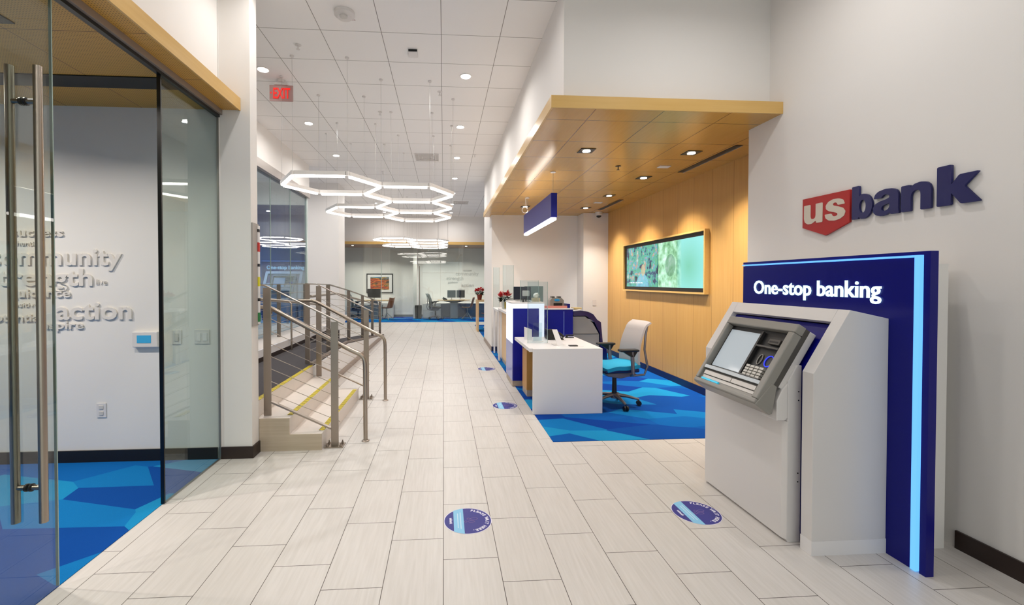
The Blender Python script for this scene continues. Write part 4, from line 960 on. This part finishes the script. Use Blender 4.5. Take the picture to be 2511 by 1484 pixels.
MB().hexa([(1.34, 5.14, 0.75), (1.41, 5.14, 0.75), (1.41, 5.15, 0.75), (1.34, 5.15, 0.75), (1.29, 5.20, 0.93), (1.35, 5.20, 0.93), (1.35, 5.21, 0.93), (1.29, 5.21, 0.93)]).build('tablet', WHITE, t)
MB().box(1.30, 1.44, 5.14, 5.27, 0.745, 0.751).build('stand', WHITEP, t)
t = thing('brochure_holder', 'clear acrylic brochure holder near the left edge of the white desk', 'brochure holder', (1.15, 5.5, 0.744))
MB().box(1.13, 1.24, 5.52, 5.524, 0.754, 0.98).box(1.13, 1.24, 5.54, 5.544, 0.754, 0.86).build('acrylic_pocket', ACRYL, t)
MB().lathe([(0.07, 0.7445), (0.07, 0.750), (0.06, 0.753)], (1.19, 5.53, 0), 20).build('base', WHITE, t)
t = tag(MB().hexa([(1.05, 5.72, 0.746), (1.14, 5.66, 0.746), (1.142, 5.664, 0.746), (1.052, 5.724, 0.746), (1.05, 5.73, 0.91), (1.14, 5.67, 0.88), (1.142, 5.674, 0.88), (1.052, 5.734, 0.91)]).build('notice_card', WHITE, None), 'small white standing card at the back left of the white desk', 'card')
t = thing('notepad', 'white paper sheets with a dark calculator on the white desk', 'paper', (1.45, 5.1, 0.744))
MB().box(1.34, 1.62, 5.03, 5.13, 0.7445, 0.748).build('paper', WHITE, t)
MB().box(1.46, 1.56, 5.05, 5.11, 0.7482, 0.758).build('calculator', DARK, t, bevel=0.002)
t = thing('stapler', 'small black stapler at the right rear of the white desk', 'stapler', (1.68, 5.85, 0.744))
MB().box(1.63, 1.75, 5.84, 5.875, 0.745, 0.755).box(1.64, 1.745, 5.842, 5.873, 0.77, 0.787).box(1.64, 1.665, 5.842, 5.873, 0.7555, 0.7695).build('body', BLACK, t, bevel=0.003)

# blue cabinet with coin counter, cash recycler
t = thing('storage_cabinet', 'blue cabinet with a white edged top behind the white desk', 'cabinet', (2.0, 7.4, 0))
MB().box(1.63, 2.18, 7.35, 8.0, 0.005, 1.03).build('body', BLUEL, t)
MB().box(2.02, 2.028, 7.344, 7.3495, 0.08, 1.0).build('door_gap', mat('pale_blue_edge', '#8fa4e0', 0.4), t)
MB().box(1.62, 2.19, 7.33, 8.02, 1.0305, 1.05).build('top', WHITE, t)
t = thing('document_tray', 'pink tray with a blue end on top of the blue cabinet', 'tray', (1.9, 7.45, 1.05))
MB().box(1.68, 2.10, 7.42, 7.75, 1.0505, 1.065).box(1.68, 2.10, 7.42, 7.43, 1.0655, 1.09).build('tray', mat('salmon_plastic', '#d88a80', 0.5), t)
MB().box(2.102, 2.15, 7.42, 7.75, 1.0505, 1.12).build('end_block', BLUE, t)
MB().box(1.655, 1.678, 7.42, 7.75, 1.0505, 1.09).build('red_end', mat('red_plastic', '#a01818', 0.5), t)
t = thing('banknote_counter', 'grey banknote counting machine with a blue label on the pink tray', 'counting machine', (1.95, 7.6, 1.066))
MB().prism([(1.825, 1.0665), (2.065, 1.0665), (2.065, 1.18), (2.03, 1.22), (1.86, 1.22), (1.825, 1.18)], 'y', 7.50, 7.70).build('body', GREYP, t, bevel=0.004)
MB().sphere((1.945, 7.498, 1.185), 0.05, (1, 0.08, 0.45), 14).build('blue_badge', mat('sky_blue_badge', '#2a9ad8', 0.4), t, smooth=True)
MB().box(1.885, 2.035, 7.494, 7.4995, 1.075, 1.135).build('note_slot', BLACK, t)
for x in (1.885, 1.995): MB().box(x - 0.02, x + 0.03, 7.54, 7.66, 1.2205, 1.245).build('hopper_guide', GREYD, t)
t = thing('cash_recycler', 'grey cash recycler with a curved navy shell right of the blue cabinet', 'cash recycler', (2.5, 7.7, 0))
MB().prism([(2.20, 0.005), (2.66, 0.005), (2.66, 0.60), (2.55, 0.79), (2.41, 0.905), (2.20, 0.905)], 'y', 7.42, 8.05).build('body', mat('warm_grey_cabinet', '#a39f98', 0.5), t, bevel=0.003)
MB().box(2.20, 2.655, 7.414, 7.4195, 0.604, 0.61).build('seam', DARK, t)
arc = [(2.20, 0.955), (2.20, 1.02), (2.35, 1.035), (2.50, 1.01), (2.60, 0.965), (2.68, 0.87), (2.75, 0.83), (2.775, 0.60), (2.79, 0.46), (2.86, 0.44), (2.88, 0.20), (2.93, 0.005), (2.74, 0.005), (2.735, 0.62), (2.62, 0.83), (2.45, 0.945), (2.21, 0.94)]
arc = [(2.20 + (a - 2.20) * 0.88, b * 0.975) for a, b in arc]
MB().prism(arc, 'y', 7.40, 8.06).build('navy_shell', mat('navy_gloss_shell', '#0b0b52', 0.15, coat=0.5), t, bevel=0.003)
MB().prism([(2.20, 0.996), (2.332, 1.011), (2.464, 0.987), (2.552, 0.943), (2.552, 0.953), (2.464, 0.998), (2.332, 1.023), (2.20, 1.010)], 'y', 7.40, 8.06).build('white_edge', WHITE, t)
t = tag(MB().box(2.24, 2.38, 7.5, 7.7, 1.025, 1.05).build('paper_stack', mat('straw_paper', '#b4a070', 0.7), None), 'small tan bundle on top of the cash recycler', 'bundle')
tag(MB().box(3.10, 3.18, 9.054, 9.0595, 1.0, 1.12).build('wall_outlet', WHITEP, None, bevel=0.001), 'white outlet on the narrow white pillar beside the oak wall', 'outlet')

# ============================================================ CHAIRS
def task_chair(label, seat_m, back_m, arm_m, frame_m, loc, rz, group=None):
    t = thing('task_chair', label, 'chair', loc, rz, group)   # faces +X locally
    st_ = MB()
    def sf(u, v):
        a = (u - 0.5) * 0.46 - 0.01; b = (v - 0.5) * 0.48
        z = 0.515 + 0.015 * math.cos(PI * (v - 0.5)) - (0.045 * max(0, u - 0.7) / 0.3) ** 1.0 + 0.008 * math.cos(2 * PI * u)
        k = 1 - 0.10 * abs(2 * v - 1) ** 4
        return (a * k, b * (1 - 0.10 * abs(2 * u - 1) ** 4), z)
    MB().grid(sf, 12, 12, 0.045).build('seat_cushion', seat_m, t, smooth=True, local=True)
    MB().box(-0.22, 0.20, -0.20, 0.20, 0.425, 0.468).build('seat_pan', mat('navy_seat_pan', '#10205e', 0.5), t, bevel=0.015, local=True)
    MB().prism([(-0.27, 0.37), (-0.05, 0.33), (0.12, 0.36), (0.16, 0.40), (-0.20, 0.404)], 'y', -0.075, 0.075).build('mechanism', frame_m, t, bevel=0.01, local=True)
    def bf(u, v):
        b = (u - 0.5) * (0.46 - 0.05 * v); z = 0.52 + 0.50 * v
        x = -0.215 - 0.10 * v - 0.03 * math.sin(PI * min(1, v * 1.2)) * -1 - (0.07 * max(0, v - 0.9) / 0.1) + 0.035 * (2 * u - 1) ** 2
        return (x, b, z)
    MB().grid(bf, 10, 14, 0.022).build('backrest', back_m, t, smooth=True, local=True)
    for s in (-1, 1):
        MB().tube([(-0.13, 0.14 * s, 0.375), (-0.27, 0.21 * s, 0.40), (-0.30, 0.225 * s, 0.50), (-0.262, 0.225 * s, 0.70), (-0.285, 0.21 * s, 0.88), (-0.315, 0.19 * s, 0.97)], 0.014, 8).build('back_frame', frame_m, t, smooth=True, local=True)
        a = MB().tube([(-0.10, 0.215 * s, 0.40), (-0.09, 0.275 * s, 0.43), (-0.07, 0.285 * s, 0.69)], 0.02, 10, rr=[0.018, 0.02, 0.024]).build('arm_post', frame_m, t, smooth=True, local=True)
        MB().box(-0.14, 0.09, 0.235 if s > 0 else -0.335, 0.335 if s > 0 else -0.235, 0.692, 0.718).build('arm_pad', arm_m, t, bevel=0.012, local=True)
        MB().prism([(-0.13, 0.691), (-0.03, 0.691), (0.05, 0.691), (-0.05, 0.63), (-0.09, 0.63)], 'y', 0.265 * s - 0.0 if s > 0 else -0.305, 0.305 if s > 0 else -0.265).build('arm_bracket', BLACK, t, local=True)
    MB().tube([(0, 0, 0.11), (0, 0, 0.36)], 0.024, 14, rr=[0.03, 0.024]).build('gas_column', BLACK, t, smooth=True, local=True)
    m = MB().cyl((0, 0, 0.085), 0.045, 0.06, 16)
    for k in range(5):
        a = k * 2 * PI / 5 + 0.3; c, s = math.cos(a), math.sin(a)
        m.tube([(0.03 * c, 0.03 * s, 0.125), (0.15 * c, 0.15 * s, 0.11), (0.285 * c, 0.285 * s, 0.078)], 0.02, 8, rr=[0.024, 0.019, 0.013])
    m.build('star_base', frame_m, t, smooth=True, local=True)
    for k in range(5):
        a = k * 2 * PI / 5 + 0.3; c, s = math.cos(a), math.sin(a); p = Vector((0.285 * c, 0.285 * s, 0.033)); n = Vector((-s, c, 0))
        w_ = MB()
        for q in (-1, 1): w_.tube([p + n * 0.008 * q, p + n * 0.026 * q], 0.029, 14)
        w_.tube([(p.x, p.y, 0.033), (p.x, p.y, 0.075)], 0.006, 6)
        w_.build('caster', BLACK, t, local=True)
    return t
CHAIRF = mat('silver_grey_chair_frame', '#7e7a80', 0.4, 0.6)
ch = task_chair('task chair with turquoise seat and pale grey back behind the white desk', mat('turquoise_fabric', '#149cc4', 0.8, bump=0.3, bscale=200),
                mat('pale_grey_mesh', '#b8b0ae', 0.8, bump=0.3, bscale=300), BLACK, CHAIRF, (2.07, 5.24, 0.004), PI + 0.10)
# far task chairs
ft = task_chair('black and grey mesh task chair at the far round-ended desk', mat('charcoal_fabric', '#23262a', 0.8), mat('grey_mesh', '#5c6264', 0.8), BLACK, CHAIRF, (-0.33, 17.7, 0.004), -0.2, 'far office task chairs')
dup(ft, (-3.35, 17.62, 0.004), 0.1, 'dark mesh task chair at the left far desk, behind the ramp railing', 'far office task chairs')
def shell_chair(label, loc, rz, group):
    t = thing('shell_chair', label, 'chair', loc, rz, group)
    def sf(u, v):
        b = (v - 0.5) * 0.46
        if u < 0.5: a = 0.22 - u * 0.8; z = 0.45 - 0.02 * math.sin(PI * u * 2)
        else: k = (u - 0.5) * 2; a = -0.18 - 0.12 * k; z = 0.45 + 0.40 * k ** 1.1
        return (a + 0.04 * (2 * v - 1) ** 2, b * (1 - 0.25 * max(0, u - 0.6)), z + 0.03 * (2 * v - 1) ** 2)
    MB().grid(sf, 14, 8, 0.014).build('shell', mat('walnut_shell', '#94562e', 0.35), t, smooth=True, local=True)
    MB().box(-0.15, 0.19, -0.18, 0.18, 0.452, 0.485).build('seat_pad', MATS['charcoal_fabric'], t, bevel=0.012, local=True)
    MB().tube([(0, 0, 0.10), (0, 0, 0.435)], 0.02, 10).build('column', ALU, t, local=True)
    for k in range(4):
        a = PI / 4 + k * PI / 2
        MB().tube([(0, 0, 0.27), (0.28 * math.cos(a), 0.28 * math.sin(a), 0.012)], 0.013, 8).build('leg', ALU, t, local=True)
    return t
sh = shell_chair('walnut shell guest chair at the round-ended far desk', (0.95, 17.75, 0.004), PI - 0.2, 'walnut shell chairs')
for (x, y, z), rz, lb in (((-2.25, 17.7, 0.004), PI - 0.4, 'walnut shell chair at the left far desk, facing the black monitor'),
                          ((1.55, 14.3, 0.004), 2.6, 'walnut shell chair behind the tall oak table by the pillar')):
    dup(sh, (x, y, z), rz, lb, 'walnut shell chairs')

# ============================================================ FAR OFFICE
t = thing('glass_wall', 'full-height glass wall in front of the far offices', 'glass partition', (0, 17.25, 0))
MB().box(-4.9, -2.41, 17.24, 17.252, 0.006, 2.93).box(-2.38, -1.02, 17.24, 17.252, 0.006, 2.93).box(-1.0, 4.9, 17.24, 17.252, 0.006, 2.93).build('glass_pane', glass('office_glass', '#f1f6f4', 1.6), t)
MB().box(-2.405, -2.385, 17.23, 17.262, 0.006, 2.3).build('door_edge', EDGE, t)
MB().tube([(-0.93, 17.19, 0.6), (-0.93, 17.19, 2.1)], 0.014, 10).build('bar_handle', STEEL, t)
t = thing('framed_picture', 'framed abstract picture with coloured stripes on the far left wall', 'picture', (-2.7, 18.99, 1.03))
m = MB().box(-3.25, -2.15, 18.962, 18.985, 1.02, 1.055).box(-3.25, -2.15, 18.962, 18.985, 1.805, 1.84).box(-3.25, -3.215, 18.962, 18.985, 1.056, 1.804).box(-2.185, -2.15, 18.962, 18.985, 1.056, 1.804)
m.build('frame', BLACK, t)
MB().box(-3.214, -2.186, 18.975, 18.984, 1.056, 1.804).build('mat_board', WHITE, t)
AM = NT('striped_abstract_art'); P_, x_, y_, z_ = AM.pos()
vv = AM.n('ShaderNodeCombineXYZ'); AM.l(AM.math('MULTIPLY', x_, 2.2), vv.inputs[0]); AM.l(AM.math('MULTIPLY', z_, 26.0), vv.inputs[2])
nz = AM.n('ShaderNodeTexNoise'); nz.inputs['Scale'].default_value = 1.0; AM.l(vv.outputs[0], nz.inputs['Vector'])
hz = AM.n('ShaderNodeMapRange'); AM.l(z_, hz.inputs[0]); hz.inputs[1].default_value = 1.6; hz.inputs[2].default_value = 1.72
mxv = AM.math('ADD', AM.math('ADD', AM.math('MULTIPLY', hz.outputs[0], 0.5), AM.math('MULTIPLY', AM.math('ADD', x_, 3.1), 0.22)), AM.math('ADD', AM.math('MULTIPLY', AM.math('SUBTRACT', nz.outputs[0], 0.5), 1.2), 0.17))
cr = AM.n('ShaderNodeValToRGB'); cr.color_ramp.interpolation = 'CONSTANT'; e = cr.color_ramp.elements
cl = [(0, '#8e1f10'), (0.2, '#d8701c'), (0.3, '#20282c'), (0.4, '#d8b030'), (0.47, '#1c4a70'), (0.58, '#3f8ab4'), (0.7, '#6fa48a'), (0.78, '#8fb8cc')]
e[0].position = 0; e[0].color = lin(cl[0][1]); e[1].position = 0.2; e[1].color = lin(cl[1][1])
for p_, c_ in cl[2:]: q = e.new(p_); q.color = lin(c_)
AM.l(mxv, cr.inputs[0]); AM.l(cr.outputs[0], AM.b.inputs['Base Color'])
MB().box(-3.09, -2.31, 18.972, 18.9748, 1.16, 1.70).build('artwork', AM.m, t)
# desks
t = thing('office_desk', 'round-ended oak topped desk with a grey pedestal on the right of the far office', 'desk', (0.35, 18.1, 0))
top = [(-0.25, 18.0), (0.05, 17.85), (0.45, 17.78), (0.85, 17.85), (1.05, 18.05), (1.10, 18.25), (-0.25, 18.25)]
MB().prism(top, 'z', 0.735, 0.76).build('desktop', OAKL, t)
MB().lathe([(0.14, 0.64), (0.42, 0.72), (0.42, 0.734)], (0.42, 18.08, 0), 24).build('under_bracket', BLACK, t)
MB().box(0.27, 0.57, 18.02, 18.16, 0.005, 0.639).build('pedestal', mat('blue_grey_laminate', '#8d97a6', 0.4), t)
MB().box(-0.75, 1.9, 18.42, 18.95, 0.58, 0.62).build('side_worktop', WHITE, t)
MB().box(-0.75, 1.9, 18.90, 18.94, 0.005, 0.579).build('modesty_panel', MATS['blue_grey_laminate'], t)
t = thing('filing_cabinet', 'low white filing cabinet standing beside the black waste bin', 'cabinet', (-0.5, 18.3, 0))
MB().box(-0.86, -0.12, 18.1, 18.41, 0.005, 0.62).build('body', WHITEP, t, bevel=0.003)
for z in (0.34, 0.05):
    d = MB().box(-0.84, -0.14, 18.094, 18.0995, z, z + 0.26).build('drawer', WHITE, t)
    MB().box(-0.55, -0.43, 18.08, 18.0935, z + 0.19, z + 0.205).build('handle', ALU, d)
t = thing('waste_bin', 'black waste bin standing left of the white filing cabinet', 'bin', (-0.98, 18.0, 0))
MB().prism([(-1.14, 0.005), (-0.90, 0.005), (-0.88, 0.50), (-1.16, 0.50)], 'y', 17.85, 18.12).build('body', BLACK, t, bevel=0.004)
MB().prism([(-1.16, 0.501), (-0.88, 0.501), (-0.89, 0.55), (-1.15, 0.55)], 'y', 17.84, 18.13).build('lid', DARK, t)
monitor(0.32, 18.12, 0.76, 0.34, 0.30, 0.05, 'left of the two black monitors on the round-ended far desk', group='far desk monitors')
monitor(0.69, 18.12, 0.76, 0.34, 0.30, -0.05, 'right of the two black monitors on the round-ended far desk', group='far desk monitors')
t = thing('desk_phone', 'dark desk phone at the left edge of the round-ended far desk', 'phone', (0.05, 18.0, 0.76))
MB().prism([(-0.03, 0.761), (0.15, 0.761), (0.14, 0.80), (-0.02, 0.88), (-0.03, 0.87)], 'y', 17.93, 18.05).build('body', BLACK, t)
MB().tube([(-0.04, 17.92, 0.80), (0.0, 17.92, 0.88)], 0.018, 8).build('handset', DARK, t)
t = thing('paper_stack', 'white papers beside the keyboard on the round-ended far desk', 'paper', (0.75, 17.95, 0.76))
for i in range(4): MB().box(0.62 + i * 0.01, 0.85 + i * 0.01, 17.88, 18.02, 0.7605 + i * 0.012, 0.772 + i * 0.012).build('sheets', WHITE, t)
t = thing('office_desk', 'oak topped desk at the left of the far office behind the ramp', 'desk', (-2.7, 18.1, 0))
MB().prism([(-3.45, 17.95), (-3.1, 17.80), (-2.5, 17.78), (-2.2, 17.95), (-2.15, 18.3), (-3.45, 18.3)], 'z', 0.735, 0.76).build('desktop', OAKL, t)
MB().box(-2.95, -2.65, 18.0, 18.14, 0.005, 0.734).build('pedestal', MATS['blue_grey_laminate'], t)
MB().box(-3.9, -2.1, 18.45, 18.95, 0.58, 0.62).build('side_worktop', WHITE, t)
MB().box(-2.5, -2.1, 18.45, 18.9, 0.005, 0.579).build('drawer_unit', WHITEP, t)
monitor(-2.80, 18.10, 0.76, 0.52, 0.36, 0.0, 'wide black monitor in front of the framed picture')
# tall oak table
t = thing('bar_table', 'tall light oak table holding a poinsettia by the back wall corner', 'table', (1.4, 13.6, 0))
MB().box(1.0, 2.2, 13.2, 13.8, 0.90, 0.95).build('tabletop', OAKL, t)
MB().box(1.0, 1.05, 13.2, 13.8, 0.005, 0.899).build('end_panel', OAKL, t)
MB().box(2.15, 2.2, 13.2, 13.8, 0.005, 0.899).build('end_panel', OAKL, t)
# faint words on far office wall
t = thing('word_art', 'faint raised words on the far office back wall above the monitors', 'lettering', (0.5, 18.99, 1.2))
for s, x, z, h in (('success', 1.2, 1.95, 0.12), ('community', 1.5, 1.78, 0.22), ('strength', 0.85, 1.58, 0.22), ('guidance', 0.6, 1.44, 0.12), ('action', 1.3, 1.28, 0.22), ('inspire', 0.9, 1.12, 0.11)):
    me = text_data(s, h, 0.006, 0.002, 'RIGHT')
    MB().mesh(me, frame((1, 0, 0), (0, 0, 1), (x, 18.992, z))).build('word', mat('pale_grey_letters', '#c2c0bd', 0.6), t)
for x in (-3.6, -2.4, -0.6, 0.9, 2.4):
    square_light(x, 17.85, 2.937, 'square recessed light in the far office ceiling above ' + {-3.6: 'the far left corner', -2.4: 'the framed picture', -0.6: 'the white filing cabinet', 0.9: 'the round-ended desk', 2.4: 'the far right corner'}[x], False, 'far office ceiling lights', 2.2)
square_light(-5.6, 12.2, 4.049, 'added ceiling light brightening the blue lobby behind the left glass', False, 'added lobby fill lights', 6.0)  # unseen lamp added to brighten the lobby behind the blue glass
downlight(-4.3, 8.0, 'added round downlight brightening the vestibule behind the left storefront glass', 1.6)  # unseen lamp added to light the dark vestibule walls
downlight(-4.3, 10.4, 'added round downlight brightening the vestibule near its blue glass', 1.6)  # second added vestibule lamp, lifts the white bulkhead over the blue glass
square_light(3.0, 13.3, 4.049, 'square light over the seating area behind the back wall', False, 'seating area lights')
